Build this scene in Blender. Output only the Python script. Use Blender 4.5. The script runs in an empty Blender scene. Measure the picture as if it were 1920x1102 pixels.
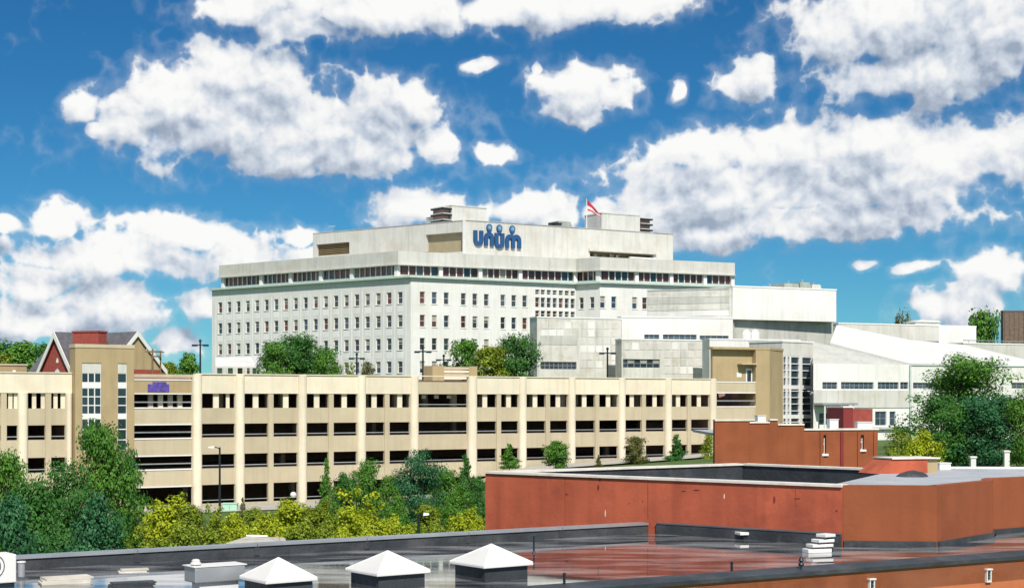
import bpy, math, random
import numpy as np
from mathutils import Vector
R = math.radians
random.seed(7)
S = bpy.context.scene
COL = S.collection

# ------------------------------------------------------------------ camera
FPX, HZ, CAMZ = 3000.0, 750.0, 12.0          # focal length in photo pixels, horizon row, eye height
cam = bpy.data.cameras.new('camera'); camo = bpy.data.objects.new('camera', cam); COL.objects.link(camo)
camo.location = (0, 0, CAMZ); camo.rotation_euler = (R(90), 0, 0)
cam.sensor_width = 36; cam.lens = 36 * FPX / 1920; cam.shift_y = (HZ - 551) / 1920
cam.clip_start = .5; cam.clip_end = 6000
S.camera = camo
# ------------------------------------------------------------------ light
SUN_EL, SUN_AZ = 46, 13                      # degrees; azimuth measured to the right of straight behind the camera
sun = bpy.data.lights.new('sun', 'SUN'); suno = bpy.data.objects.new('sun', sun); COL.objects.link(suno)
sun.energy = 4.3; sun.angle = R(.53); sun.color = (1, .94, .84)
sdir = Vector((math.sin(R(SUN_AZ)) * math.cos(R(SUN_EL)), -math.cos(R(SUN_AZ)) * math.cos(R(SUN_EL)), math.sin(R(SUN_EL))))
suno.rotation_euler = sdir.to_track_quat('Z', 'Y').to_euler(); suno.location = (30, -40, 80)
S.view_settings.view_transform = 'Standard'; S.view_settings.look = 'None'
S.view_settings.exposure = 0.2; S.view_settings.gamma = 1
S.render.engine = 'CYCLES'
S.cycles.use_denoising = True
S.cycles.max_bounces = 6; S.cycles.diffuse_bounces = 3; S.cycles.glossy_bounces = 3; S.cycles.transparent_max_bounces = 4
S.cycles.caustics_reflective = False; S.cycles.caustics_refractive = False

# ------------------------------------------------------------------ sky with cumulus clouds (world, at infinity)
CLOUDS = [  # centre and radii, hundredths of a degree-ish: given as photo pixels, turned into azimuth / elevation below
 (330,190,100,75),(430,150,90,70),(510,150,95,72),(420,240,205,70),(620,250,185,68),(700,200,80,58),(790,200,42,52),(825,282,55,38),(600,292,220,36),(250,220,52,55),
 (150,192,42,36),(182,240,26,18),
 (450,10,80,36),(560,48,90,36),(700,6,250,42),(1000,14,200,40),(1200,2,110,32),
 (900,118,28,15),(935,282,38,17),(1085,152,85,38),(1075,188,66,32),(1150,176,48,32),(1098,222,36,16),(1002,130,10,12),
 (1400,162,52,32),(1425,127,26,20),(1272,170,18,20),
 (1560,60,85,70),(1700,30,150,85),(1860,60,120,100),(1720,140,170,55),
 (1320,290,110,42),(1470,285,140,55),(1640,265,130,48),(1800,285,150,60),(1400,350,290,52),(1660,335,240,62),(1500,410,320,40),(1220,400,100,40),(1320,440,100,36),
 (1640,488,25,12),(1715,506,35,13),(1850,512,80,44),(1800,575,90,40),
 (775,385,88,34),(1000,395,90,36),(1130,395,60,30),
 (22,415,36,20),(100,410,50,28),(350,440,120,34),(220,480,210,42),(440,480,55,36),(70,530,90,38),(200,572,120,48),(60,600,130,40),(340,640,42,24),(385,570,46,30),(570,440,50,22),(620,480,140,26)]
w = bpy.data.worlds.new('World'); S.world = w; w.use_nodes = True
nt = w.node_tree; N = nt.nodes; L = nt.links; N.clear()
def nd(t, **k):
    n = N.new(t)
    for a, b in k.items(): setattr(n, a, b)
    return n
def mth(op, a, b=None, c=None, clamp=False):
    n = nd('ShaderNodeMath', operation=op, use_clamp=clamp)
    for i, v in enumerate((a, b, c)):
        if v is None: continue
        if isinstance(v, (int, float)): n.inputs[i].default_value = v
        else: L.new(v, n.inputs[i])
    return n.outputs[0]
def vmt(op, a, b=None, c=None, out=0):
    n = nd('ShaderNodeVectorMath', operation=op)
    for i, v in enumerate((a, b, c)):
        if v is None: continue
        if isinstance(v, tuple): n.inputs[i].default_value = v
        else: L.new(v, n.inputs[i])
    return n.outputs['Value' if out else 'Vector']
geo = nd('ShaderNodeTexCoord'); dirv = geo.outputs['Generated']
sx = nd('ShaderNodeSeparateXYZ'); L.new(dirv, sx.inputs[0])
az = mth('ARCTAN2', sx.outputs[0], sx.outputs[1]); el = mth('ARCSINE', sx.outputs[2])
cb = nd('ShaderNodeCombineXYZ'); L.new(az, cb.inputs[0]); L.new(el, cb.inputs[1]); P0 = cb.outputs[0]
def smooth(v, a, b):
    n = nd('ShaderNodeMapRange', interpolation_type='SMOOTHSTEP'); L.new(v, n.inputs[0])
    n.inputs[1].default_value = a; n.inputs[2].default_value = b; return n.outputs[0]
def n2d(vec, scale, detail, rough=.55, off=0.):
    n = nd('ShaderNodeTexNoise', noise_dimensions='2D'); n.inputs['Scale'].default_value = scale; n.inputs['Detail'].default_value = detail
    n.inputs['Roughness'].default_value = rough; L.new(vmt('ADD', vec, (off, off * .7, 0)) if off else vec, n.inputs['Vector']); return n
def mass(P):          # large cloud bodies: > 0 inside
    cur = None
    for cx, cy, rx, ry in CLOUDS:
        u, v = (cx - 960) / FPX, (HZ - cy) / FPX
        a, e = math.atan(u), math.atan(v / math.sqrt(1 + u * u))
        ix, iy = FPX / rx / CS, FPX / ry / CS
        ln = vmt('LENGTH', vmt('MULTIPLY_ADD', P, (ix, iy, 0), (-a * ix, -e * iy, 0)), out=1)
        cur = ln if cur is None else mth('MINIMUM', cur, ln)
    f = mth('SUBTRACT', 1.0, cur)
    # the same kind of cumulus goes on outside the part of the sky that the camera sees
    gen = mth('MULTIPLY_ADD', n2d(P, 5.5, 1, .5, 3.1).outputs['Fac'], 5.0, -2.75)
    d2 = vmt('LENGTH', vmt('MULTIPLY_ADD', P, (1 / .40, 1 / .30, 0), (0, -.10 / .30, 0)), out=1)
    gen = mth('ADD', gen, mth('MULTIPLY_ADD', smooth(d2, .85, 1.2), 3.0, -3.0))
    return mth('MAXIMUM', mth('MAXIMUM', f, mth('MINIMUM', gen, .9)), -.9)
CS = 1.03
def puffs(P):         # billows on the bodies
    a = mth('MULTIPLY_ADD', n2d(P, 30, 7, .52).outputs['Fac'], PA, -PA / 2)
    b = mth('ABSOLUTE', mth('MULTIPLY_ADD', n2d(P, 52, 3, .45, 7.).outputs['Fac'], 2, -1))
    return mth('ADD', a, mth('MULTIPLY_ADD', b, -PB, PB * .22))
PA, PB = 1.9, 1.1
warp = vmt('MULTIPLY_ADD', vmt('SUBTRACT', n2d(P0, 18, 2).outputs['Color'], (.5, .5, .5)), (.030, .018, 0), P0)
f0 = mass(warp); f1 = mass(vmt('ADD', warp, (.004, .017, 0)))       # second look: a little towards the sun
p0 = puffs(P0); p1 = puffs(vmt('ADD', P0, (.0030, .0060, 0)))
fd = mth('MULTIPLY_ADD', p0, mth('MULTIPLY_ADD', smooth(f0, .02, .5), -.72, 1.0), f0)      # ragged rims, closed bodies
mask = mth('MAXIMUM', smooth(fd, -.12, .36), mth('MULTIPLY', smooth(fd, -.65, .25), .20))
lit = mth('MULTIPLY_ADD', mth('SUBTRACT', f0, f1), .55, .52)
lit = mth('ADD', lit, mth('MULTIPLY', mth('SUBTRACT', p0, p1), .58))
lit = mth('ADD', lit, mth('MULTIPLY', smooth(fd, .0, .5), -.10))
lit = mth('ADD', lit, mth('MULTIPLY_ADD', n2d(P0, 16, 3, .5, 11.).outputs['Fac'], .9, -.44), clamp=True)
rc = nd('ShaderNodeValToRGB'); L.new(lit, rc.inputs[0])
r0 = rc.color_ramp; r0.elements[0].position = .0; r0.elements[0].color = (2.9, 3.5, 4.5, 1)
r0.elements[1].position = .92; r0.elements[1].color = (8.4, 8.4, 8.3, 1)
e_ = r0.elements.new(.42); e_.color = (5.7, 6.2, 6.9, 1); e_ = r0.elements.new(.66); e_.color = (7.5, 7.6, 7.7, 1)
sky = nd('ShaderNodeTexSky', sky_type='NISHITA', sun_disc=False)
sky.sun_elevation = R(SUN_EL); sky.sun_rotation = R(180 - SUN_AZ); sky.air_density = .8; sky.dust_density = .0; sky.ozone_density = 4.0; sky.altitude = 300
hs = nd('ShaderNodeHueSaturation'); hs.inputs['Saturation'].default_value = 1.22; hs.inputs['Value'].default_value = .62; hs.inputs['Hue'].default_value = .5
L.new(sky.outputs[0], hs.inputs['Color'])
mx = nd('ShaderNodeMix', data_type='RGBA'); L.new(mask, mx.inputs['Factor']); L.new(vmt('MULTIPLY', hs.outputs[0], (.43, .91, 1.02)), mx.inputs['A']); L.new(rc.outputs[0], mx.inputs['B'])
bg = nd('ShaderNodeBackground'); bg.inputs['Strength'].default_value = .1; L.new(mx.outputs['Result'], bg.inputs['Color'])
ow = nd('ShaderNodeOutputWorld'); L.new(bg.outputs[0], ow.inputs[0])

# ------------------------------------------------------------------ materials
MATS = {}
def M(name, col, rough=.8, var=.12, scale=.6, streak=0., spec=.3, bump=0., metal=0., stain=None, stain_amt=0., stain_scale=.3, piece=.05):
    m = bpy.data.materials.new(name); m.use_nodes = True; t = m.node_tree; n = t.nodes; l = t.links
    b = n['Principled BSDF']; b.inputs['Roughness'].default_value = rough; b.inputs['Specular IOR Level'].default_value = spec; b.inputs['Metallic'].default_value = metal
    g = n.new('ShaderNodeNewGeometry')
    nz = n.new('ShaderNodeTexNoise'); nz.inputs['Scale'].default_value = scale; nz.inputs['Detail'].default_value = 6; l.new(g.outputs['Position'], nz.inputs['Vector'])
    mr = n.new('ShaderNodeMapRange'); mr.inputs[1].default_value = .3; mr.inputs[2].default_value = .7; mr.inputs[3].default_value = 1 - var; mr.inputs[4].default_value = 1 + var
    l.new(nz.outputs['Fac'], mr.inputs[0]); val = mr.outputs[0]
    def mul(a, bb):
        x = n.new('ShaderNodeMath'); x.operation = 'MULTIPLY'; l.new(a, x.inputs[0]); l.new(bb, x.inputs[1]); return x.outputs[0]
    if streak:
        mp = n.new('ShaderNodeMapping'); mp.inputs['Scale'].default_value = (1.4, 1.4, .09); l.new(g.outputs['Position'], mp.inputs['Vector'])
        n3 = n.new('ShaderNodeTexNoise'); n3.inputs['Scale'].default_value = 1.3; n3.inputs['Detail'].default_value = 5; l.new(mp.outputs[0], n3.inputs['Vector'])
        m3 = n.new('ShaderNodeMapRange'); m3.inputs[1].default_value = .48; m3.inputs[2].default_value = .72; m3.inputs[3].default_value = 1; m3.inputs[4].default_value = 1 - streak
        l.new(n3.outputs['Fac'], m3.inputs[0]); val = mul(val, m3.outputs[0])
    if piece:
        oi = n.new('ShaderNodeObjectInfo'); m4 = n.new('ShaderNodeMapRange'); m4.inputs[3].default_value = 1 - piece; m4.inputs[4].default_value = 1 + piece
        l.new(oi.outputs['Random'], m4.inputs[0]); val = mul(val, m4.outputs[0])
    vm = n.new('ShaderNodeVectorMath'); vm.operation = 'SCALE'; vm.inputs[0].default_value = col; l.new(val, vm.inputs['Scale']); out = vm.outputs[0]
    if stain:
        n5 = n.new('ShaderNodeTexNoise'); n5.inputs['Scale'].default_value = stain_scale; n5.inputs['Detail'].default_value = 8; n5.inputs['Roughness'].default_value = .65
        va = n.new('ShaderNodeVectorMath'); va.operation = 'ADD'; va.inputs[1].default_value = (31.7, 11.3, 5.1); l.new(g.outputs['Position'], va.inputs[0]); l.new(va.outputs[0], n5.inputs['Vector'])
        m5 = n.new('ShaderNodeMapRange'); m5.inputs[1].default_value = .5; m5.inputs[2].default_value = .68; m5.inputs[4].default_value = stain_amt; l.new(n5.outputs['Fac'], m5.inputs[0])
        mi = n.new('ShaderNodeMix'); mi.data_type = 'RGBA'; l.new(m5.outputs[0], mi.inputs['Factor']); l.new(out, mi.inputs['A']); mi.inputs['B'].default_value = (*stain, 1); out = mi.outputs['Result']
    l.new(out, b.inputs['Base Color'])
    if bump:
        nb = n.new('ShaderNodeTexNoise'); nb.inputs['Scale'].default_value = 9; nb.inputs['Detail'].default_value = 5; l.new(g.outputs['Position'], nb.inputs['Vector'])
        bp = n.new('ShaderNodeBump'); bp.inputs['Strength'].default_value = bump; bp.inputs['Distance'].default_value = .03; l.new(nb.outputs['Fac'], bp.inputs['Height']); l.new(bp.outputs[0], b.inputs['Normal'])
    MATS[name] = m; return m
M('white_wall', (.765, .77, .745), .75, .06, .25, .10, stain=(.66, .63, .55), stain_amt=.5, stain_scale=.22)
M('white_panel', (.81, .815, .80), .7, .04, .5, .06)
M('grey_white', (.62, .62, .58), .8, .07, .3, .16, stain=(.52, .47, .38), stain_amt=.55, stain_scale=.35)
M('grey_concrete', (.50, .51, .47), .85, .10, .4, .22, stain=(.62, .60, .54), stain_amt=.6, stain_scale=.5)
M('stained_concrete', (.62, .62, .57), .85, .10, .4, .20, stain=(.44, .38, .28), stain_amt=.65, stain_scale=.55)
M('tan_recess', (.36, .31, .20), .8, .08)
M('brown_louvre', (.27, .20, .11), .7, .1)
M('cream', (.78, .71, .56), .75, .05, .5, .10, stain=(.66, .56, .40), stain_amt=.4, stain_scale=.4)
M('beige', (.53, .46, .325), .8, .06, .5, .10, stain=(.48, .40, .26), stain_amt=.4, stain_scale=.5)
M('tan', (.43, .335, .19), .8, .06, .5, .12, stain=(.36, .27, .15), stain_amt=.5, stain_scale=.4)
M('white_paint', (.77, .77, .75), .55, .04, 1)
M('white_roof', (.66, .655, .64), .6, .03, .2, .04)
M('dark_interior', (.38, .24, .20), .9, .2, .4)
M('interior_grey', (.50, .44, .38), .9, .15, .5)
M('dark_metal', (.03, .045, .055), .4, .1, 2, metal=.5)
M('galvanised', (.50, .52, .53), .4, .1, 2, metal=.6)
M('glass', (.02, .035, .045), .04, .3, .3, spec=.7, piece=.3)
M('red_glass', (.10, .035, .03), .08, .35, .4, spec=.5, piece=.4)
M('blue_glass', (.035, .06, .09), .05, .3, .3, spec=.8, piece=.3)
M('blind', (.30, .29, .25), .8, .15, .6, piece=.35)
M('mullion', (.66, .67, .62), .6, .06, 1, piece=.12)
M('teal_trim', (.52, .62, .58), .5, .08, 1)
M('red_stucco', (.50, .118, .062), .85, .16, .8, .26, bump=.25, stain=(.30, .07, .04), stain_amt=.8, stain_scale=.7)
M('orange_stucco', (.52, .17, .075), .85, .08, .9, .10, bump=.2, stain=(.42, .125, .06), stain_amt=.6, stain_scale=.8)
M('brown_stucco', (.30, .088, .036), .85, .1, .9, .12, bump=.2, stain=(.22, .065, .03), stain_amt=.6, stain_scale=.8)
M('dark_red', (.22, .035, .035), .8, .12, .8)
M('brown_brick', (.17, .125, .095), .9, .25, 2)
M('brick_red', (.33, .075, .06), .9, .18, 3)
M('slate', (.12, .12, .135), .85, .2, 1.5)
M('coping', (.80, .76, .69), .5, .08, 1.5, stain=(.5, .42, .34), stain_amt=.6, stain_scale=1.4)
M('membrane', (.045, .052, .06), .55, .3, 1.2, bump=.6, stain=(.12, .12, .12), stain_amt=.5, stain_scale=1.1)
M('grey_membrane', (.42, .44, .47), .6, .12, 1)
M('logo_blue', (.022, .085, .22), .45, .12, .8)
M('head_blue', (.035, .12, .27), .5, .15, 1)
M('head_pale', (.16, .30, .46), .5, .1, 1)
M('sign_purple', (.10, .07, .33), .7, .4, 3)
M('mech_green', (.30, .34, .30), .7, .2, .8)
M('cabinet_green', (.40, .66, .52), .6, .06, 1)
M('wood_pole', (.20, .13, .08), .9, .2, 3)
M('bark', (.10, .075, .05), .95, .25, 4)
M('asphalt', (.06, .06, .06), .9, .2, .5)
M('pavement', (.42, .40, .36), .9, .1, .5)
M('car_white', (.80, .80, .80), .25, .02, 1, spec=.6)
M('car_grey', (.45, .47, .50), .25, .02, 1, spec=.6)
M('tyre', (.02, .02, .02), .8, .1, 1)
M('lamp_glass', (.85, .84, .80), .3, .02, 1)
M('grass', (.07, .13, .03), .95, .35, .25, stain=(.16, .15, .06), stain_amt=.6, stain_scale=.12)
M('scrap', (.55, .52, .46), .8, .2, 2, piece=.3)
# wet flat roof: membrane with standing water
def wet_roof():
    m = bpy.data.materials.new('wet_roof'); m.use_nodes = True; t = m.node_tree; n = t.nodes; l = t.links; b = n['Principled BSDF']
    g = n.new('ShaderNodeNewGeometry')
    mp = n.new('ShaderNodeMapping'); mp.inputs['Rotation'].default_value = (0, 0, R(-33)); mp.inputs['Scale'].default_value = (.22, .75, 1); l.new(g.outputs['Position'], mp.inputs['Vector'])
    nz = n.new('ShaderNodeTexNoise'); nz.inputs['Scale'].default_value = 1.0; nz.inputs['Detail'].default_value = 5; l.new(mp.outputs[0], nz.inputs['Vector'])
    pud = n.new('ShaderNodeMapRange'); pud.inputs[1].default_value = .60; pud.inputs[2].default_value = .72; l.new(nz.outputs['Fac'], pud.inputs[0])   # 1 = dry
    rr = n.new('ShaderNodeMapRange'); rr.inputs[3].default_value = .03; rr.inputs[4].default_value = .14; l.new(pud.outputs[0], rr.inputs[0]); l.new(rr.outputs[0], b.inputs['Roughness'])
    n2 = n.new('ShaderNodeTexNoise'); n2.inputs['Scale'].default_value = 2.2; n2.inputs['Detail'].default_value = 7; l.new(mp.outputs[0], n2.inputs['Vector'])
    cr = n.new('ShaderNodeValToRGB'); l.new(n2.outputs['Fac'], cr.inputs[0]); cr.color_ramp.elements[0].position = .42; cr.color_ramp.elements[0].color = (.03, .035, .045, 1)
    cr.color_ramp.elements[1].position = .66; cr.color_ramp.elements[1].color = (.40, .41, .42, 1)
    l.new(cr.outputs[0], b.inputs['Base Color']); b.inputs['Specular IOR Level'].default_value = 1.0
    nb = n.new('ShaderNodeTexNoise'); nb.inputs['Scale'].default_value = 5; nb.inputs['Detail'].default_value = 3; l.new(g.outputs['Position'], nb.inputs['Vector'])
    bp = n.new('ShaderNodeBump'); bp.inputs['Distance'].default_value = .012; l.new(nb.outputs['Fac'], bp.inputs['Height']); l.new(bp.outputs[0], b.inputs['Normal'])
    bs = n.new('ShaderNodeMapRange'); bs.inputs[3].default_value = .02; bs.inputs[4].default_value = .14; l.new(pud.outputs[0], bs.inputs[0]); l.new(bs.outputs[0], bp.inputs['Strength'])
    MATS['wet_roof'] = m
wet_roof()
def leaf_mat(name, dark, light, trans=.25):
    m = bpy.data.materials.new(name); m.use_nodes = True; t = m.node_tree; n = t.nodes; l = t.links; b = n['Principled BSDF']; o = n['Material Output']
    a = n.new('ShaderNodeAttribute'); a.attribute_name = 'tint'
    mi = n.new('ShaderNodeMix'); mi.data_type = 'RGBA'; mi.inputs['A'].default_value = (*dark, 1); mi.inputs['B'].default_value = (*light, 1); l.new(a.outputs['Fac'], mi.inputs['Factor'])
    l.new(mi.outputs['Result'], b.inputs['Base Color']); b.inputs['Roughness'].default_value = .55; b.inputs['Specular IOR Level'].default_value = .3
    tr = n.new('ShaderNodeBsdfTranslucent'); l.new(mi.outputs['Result'], tr.inputs['Color'])
    ms = n.new('ShaderNodeMixShader'); ms.inputs[0].default_value = trans; l.new(b.outputs[0], ms.inputs[1]); l.new(tr.outputs[0], ms.inputs[2]); l.new(ms.outputs[0], o.inputs['Surface'])
    MATS[name] = m
leaf_mat('leaf_mid', (.040, .150, .018), (.150, .340, .036))
leaf_mat('leaf_dark', (.024, .110, .022), (.085, .250, .038))
leaf_mat('leaf_blue', (.020, .105, .042), (.060, .215, .080))
leaf_mat('leaf_lime', (.20, .28, .010), (.56, .62, .030))
leaf_mat('leaf_olive', (.095, .170, .014), (.34, .42, .030))
leaf_mat('leaf_brown', (.070, .095, .024), (.20, .20, .055))

# ------------------------------------------------------------------ helpers
def P(px, py, d): return Vector(((px - 960) / FPX * d, d, CAMZ + (HZ - py) / FPX * d))
def PX(px, d): return ((px - 960) / FPX * d, d)
def ZA(py, d): return CAMZ + (HZ - py) / FPX * d
def prop(o, label=None, cat=None, group=None, kind=None):
    if label: o['label'] = label
    if cat: o['category'] = cat
    if group: o['group'] = group
    if kind: o['kind'] = kind
    return o
def thing(name, loc, label, cat, group=None, rz=0):
    o = bpy.data.objects.new(name, None); COL.objects.link(o); o.location = loc; o.rotation_euler.z = rz; o.empty_display_size = .3
    return prop(o, label, cat, group)
def wloc(o):
    v = Vector((0, 0, 0))
    while o: v += Vector(o.location); o = o.parent
    return v
class MB:
    def __init__(s): s.v = []; s.f = []
    def add(s, v, f):
        k = len(s.v); s.v += [tuple(x) for x in v]; s.f += [tuple(i + k for i in q) for q in f]; return s
    def hexa(s, b, t):          # bottom quad, top quad (same winding)
        return s.add(list(b) + list(t), [(3, 2, 1, 0), (4, 5, 6, 7), (0, 1, 5, 4), (1, 2, 6, 5), (2, 3, 7, 6), (3, 0, 4, 7)])
    def box(s, x0, x1, y0, y1, z0, z1):
        return s.hexa([(x0, y0, z0), (x1, y0, z0), (x1, y1, z0), (x0, y1, z0)], [(x0, y0, z1), (x1, y0, z1), (x1, y1, z1), (x0, y1, z1)])
    def prism(s, poly, z0, z1):
        n = len(poly); a = sum(poly[i][0] * poly[(i + 1) % n][1] - poly[(i + 1) % n][0] * poly[i][1] for i in range(n))
        if a < 0: poly = poly[::-1]
        v = [(x, y, z0) for x, y in poly] + [(x, y, z1) for x, y in poly]
        return s.add(v, [tuple(range(n - 1, -1, -1)), tuple(range(n, 2 * n))] + [(i, (i + 1) % n, n + (i + 1) % n, n + i) for i in range(n)])
    def tube(s, pts, r, n=8, r1=None):
        pts = [Vector(p) for p in pts]; rings = []; k0 = len(s.v)
        for i, p in enumerate(pts):
            d = (pts[min(i + 1, len(pts) - 1)] - pts[max(i - 1, 0)]).normalized(); up = Vector((0, 0, 1)) if abs(d.z) < .9 else Vector((1, 0, 0))
            a = d.cross(up).normalized(); b = d.cross(a); rr = r if r1 is None else r + (r1 - r) * i / max(1, len(pts) - 1)
            s.v += [tuple(p + (a * math.cos(q) + b * math.sin(q)) * rr) for q in [2 * math.pi * j / n for j in range(n)]]
        m = len(pts)
        for i in range(m - 1):
            for j in range(n): s.f.append((k0 + i * n + j, k0 + i * n + (j + 1) % n, k0 + (i + 1) * n + (j + 1) % n, k0 + (i + 1) * n + j))
        s.f += [tuple(k0 + j for j in range(n - 1, -1, -1)), tuple(k0 + (m - 1) * n + j for j in range(n))]; return s
    def lathe(s, prof, n=16, c=(0, 0)):
        k0 = len(s.v)
        for r, z in prof: s.v += [(c[0] + r * math.cos(2 * math.pi * j / n), c[1] + r * math.sin(2 * math.pi * j / n), z) for j in range(n)]
        for i in range(len(prof) - 1):
            for j in range(n): s.f.append((k0 + i * n + j, k0 + i * n + (j + 1) % n, k0 + (i + 1) * n + (j + 1) % n, k0 + (i + 1) * n + j))
        s.f += [tuple(k0 + j for j in range(n - 1, -1, -1)), tuple(k0 + (len(prof) - 1) * n + j for j in range(n))]; return s
    def mesh(s, name, mat, off=(0, 0, 0)):
        me = bpy.data.meshes.new(name); o = off
        me.from_pydata([(x - o[0], y - o[1], z - o[2]) for x, y, z in s.v], [], s.f); me.materials.append(MATS[mat]); me.update(); return me
    def build(s, name, mat, parent=None, label=None, cat=None, kind=None, bevel=0, group=None):   # vertices are in world space
        off = wloc(parent) if parent else Vector(s.v[0]) * 0
        o = bpy.data.objects.new(name, s.mesh(name, mat, off)); COL.objects.link(o); o.parent = parent
        if bevel:
            b = o.modifiers.new('bevel', 'BEVEL'); b.width = bevel; b.segments = 2; b.limit_method = 'ANGLE'
        return prop(o, label, cat, group, kind)
CACHE = {}
def piece(name, parent, key, builder, mat, loc, rz=0, label=None):     # shared mesh, loc in world for a thing's part
    k = (key, mat)
    if k not in CACHE: CACHE[k] = builder().mesh(name, mat)
    o = bpy.data.objects.new(name, CACHE[k]); COL.objects.link(o); o.parent = parent
    o.location = Vector(loc) - wloc(parent) if parent else loc; o.rotation_euler.z = rz
    return prop(o, label)
def sub(name, parent, key, builder, mat, loc=(0, 0, 0)):               # sub-part in its part's own frame
    k = (key, mat)
    if k not in CACHE: CACHE[k] = builder().mesh(name, mat)
    o = bpy.data.objects.new(name, CACHE[k]); COL.objects.link(o); o.parent = parent; o.location = loc; return o
def boxb(w, d, h): return lambda: MB().box(-w / 2, w / 2, 0, d, -h / 2, h / 2)     # centred on x/z, front at y=0 going inward
class Frame:        # a facade line seen from the left end to the right end; n points to the viewer
    def __init__(s, a, b):
        s.a = Vector(a); s.b = Vector(b); d = s.b - s.a; s.len = d.length; s.u = d.normalized(); s.n = Vector((s.u.y, -s.u.x)); s.ang = math.atan2(s.u.y, s.u.x)
    def pt(s, u, n, z): q = s.a + s.u * u + s.n * n; return Vector((q.x, q.y, z))
    def uat(s, px, n=0):
        k = (px - 960) / FPX; a = s.a + s.n * n; return (k * a.y - a.x) / (s.u.x - k * s.u.y)
    def dep(s, px, n=0): return s.pt(s.uat(px, n), n, 0).y
    def zat(s, px, py, n=0): return CAMZ + (HZ - py) / FPX * s.dep(px, n)
    def off(s, n): o = s.n * n; return Frame(s.a + o, s.b + o)
def fbox(mb, F, u0, u1, z0, z1, n0, n1):    # n0 back, n1 front
    q = [F.pt(u0, n1, 0), F.pt(u1, n1, 0), F.pt(u1, n0, 0), F.pt(u0, n0, 0)]
    return mb.hexa([(p.x, p.y, z0) for p in q], [(p.x, p.y, z1) for p in q])
def holes_wall(F, u0, u1, z0, z1, holes, depth=.35):    # facade sheet with real openings and reveals
    mb = MB(); us = sorted({u0, u1, *[h[0] for h in holes], *[h[1] for h in holes]}); zs = sorted({z0, z1, *[h[2] for h in holes], *[h[3] for h in holes]})
    us = [u for u in us if u0 - 1e-6 <= u <= u1 + 1e-6]; zs = [z for z in zs if z0 - 1e-6 <= z <= z1 + 1e-6]
    for i in range(len(us) - 1):
        j = 0
        while j < len(zs) - 1:
            def inh(jj):
                uc, zc = (us[i] + us[i + 1]) / 2, (zs[jj] + zs[jj + 1]) / 2
                return any(h[0] < uc < h[1] and h[2] < zc < h[3] for h in holes)
            if inh(j): j += 1; continue
            k = j
            while k + 1 < len(zs) - 1 and not inh(k + 1): k += 1
            mb.add([F.pt(us[i], 0, zs[j]), F.pt(us[i + 1], 0, zs[j]), F.pt(us[i + 1], 0, zs[k + 1]), F.pt(us[i], 0, zs[k + 1])], [(0, 1, 2, 3)]); j = k + 1
    for a, b, c, d in holes:
        f = [F.pt(a, 0, c), F.pt(b, 0, c), F.pt(b, 0, d), F.pt(a, 0, d)]; k = [F.pt(a, -depth, c), F.pt(b, -depth, c), F.pt(b, -depth, d), F.pt(a, -depth, d)]
        mb.add(f + k, [(0, 4, 5, 1), (1, 5, 6, 2), (2, 6, 7, 3), (3, 7, 4, 0)])
    return mb
def q2(x): return round(x, 2)
def window(parent, F, u, z, w, h, depth=.22, sill=True, glass='glass', blind=0., frame=True, fm='white_paint', ft=.06):
    w, h = q2(w), q2(h)
    fr = piece('window', parent, ('wf', w, h, ft), lambda: (MB().box(-w/2, -w/2+ft, 0, .1, -h/2, h/2).box(w/2-ft, w/2, 0, .1, -h/2, h/2)
               .box(-w/2+ft, w/2-ft, .002, .1, h/2-ft, h/2).box(-w/2+ft, w/2-ft, .002, .1, -h/2, -h/2+ft).box(-w/2+ft, w/2-ft, .004, .08, -.03, .03)), fm, F.pt(u, -depth, z), F.ang)
    sub('pane', fr, ('wp', w, h, ft), lambda: MB().box(-w/2+ft, w/2-ft, .045, .06, -h/2+ft, h/2-ft), glass)
    if blind > 0:
        b = q2(round(blind * 6) / 6 * (h - 2 * ft) or .2)
        sub('blind', fr, ('wb', w, h, b), lambda: MB().box(-w/2+ft, w/2-ft, .03, .042, h/2-ft-b, h/2-ft), 'blind')
    if sill: sub('sill', fr, ('ws', w), lambda: MB().box(-w/2-.1, w/2+.1, -depth-.1, .0, -.12, .0), 'white_panel', (0, 0, -h/2-.004))
    return fr
def offset_poly(pts, d):      # open polyline, moved to the viewer's side by d
    Fs = [Frame(pts[i], pts[i + 1]).off(d) for i in range(len(pts) - 1)]; out = [Fs[0].a]
    for A, B in zip(Fs, Fs[1:]):
        den = A.u.x * B.u.y - A.u.y * B.u.x; w_ = B.a - A.a; t = (w_.x * B.u.y - w_.y * B.u.x) / den; out.append(A.a + A.u * t)
    return out + [Fs[-1].b]
def t2(v): return [(p[0], p[1]) for p in v]

# ------------------------------------------------------------------ ground
G0, G1 = PX(370, 164), PX(1340, 203)
GF = Frame(G0, G1)                                        # the parking garage's front line
def sstep(x, a, b): t = min(1, max(0, (x - a) / (b - a))); return t * t * (3 - 2 * t)
def ground_z(x, y):
    low = 1.1 + 3.1 * sstep(x, -9, 6) + min(2., .045 * max(0, x - 4))
    low = low * sstep(y, 50, 75)
    s = -((x - GF.a.x) * GF.n.x + (y - GF.a.y) * GF.n.y)
    if -1 < s < 18 and -45 < x < 40: low = min(low, .3 + 3.0 * sstep(-s, -2, 1))
    h = sstep(s, 19, 45)
    return low + (12.0 - low) * h
xs = [-3000, -1200, -500, -250, -160] + list(range(-120, 121, 5)) + [160, 250, 500, 1200, 3000]
ys = [-300, -100, 0, 30] + list(range(50, 351, 5)) + [400, 600, 1200, 2500, 5000]
mb = MB(); mb.v = [(x, y, ground_z(x, y)) for y in ys for x in xs]; nx = len(xs)
mb.f = [(j * nx + i, j * nx + i + 1, (j + 1) * nx + i + 1, (j + 1) * nx + i) for j in range(len(ys) - 1) for i in range(nx - 1)]
mb.build('ground', 'grass', kind='structure')
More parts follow.
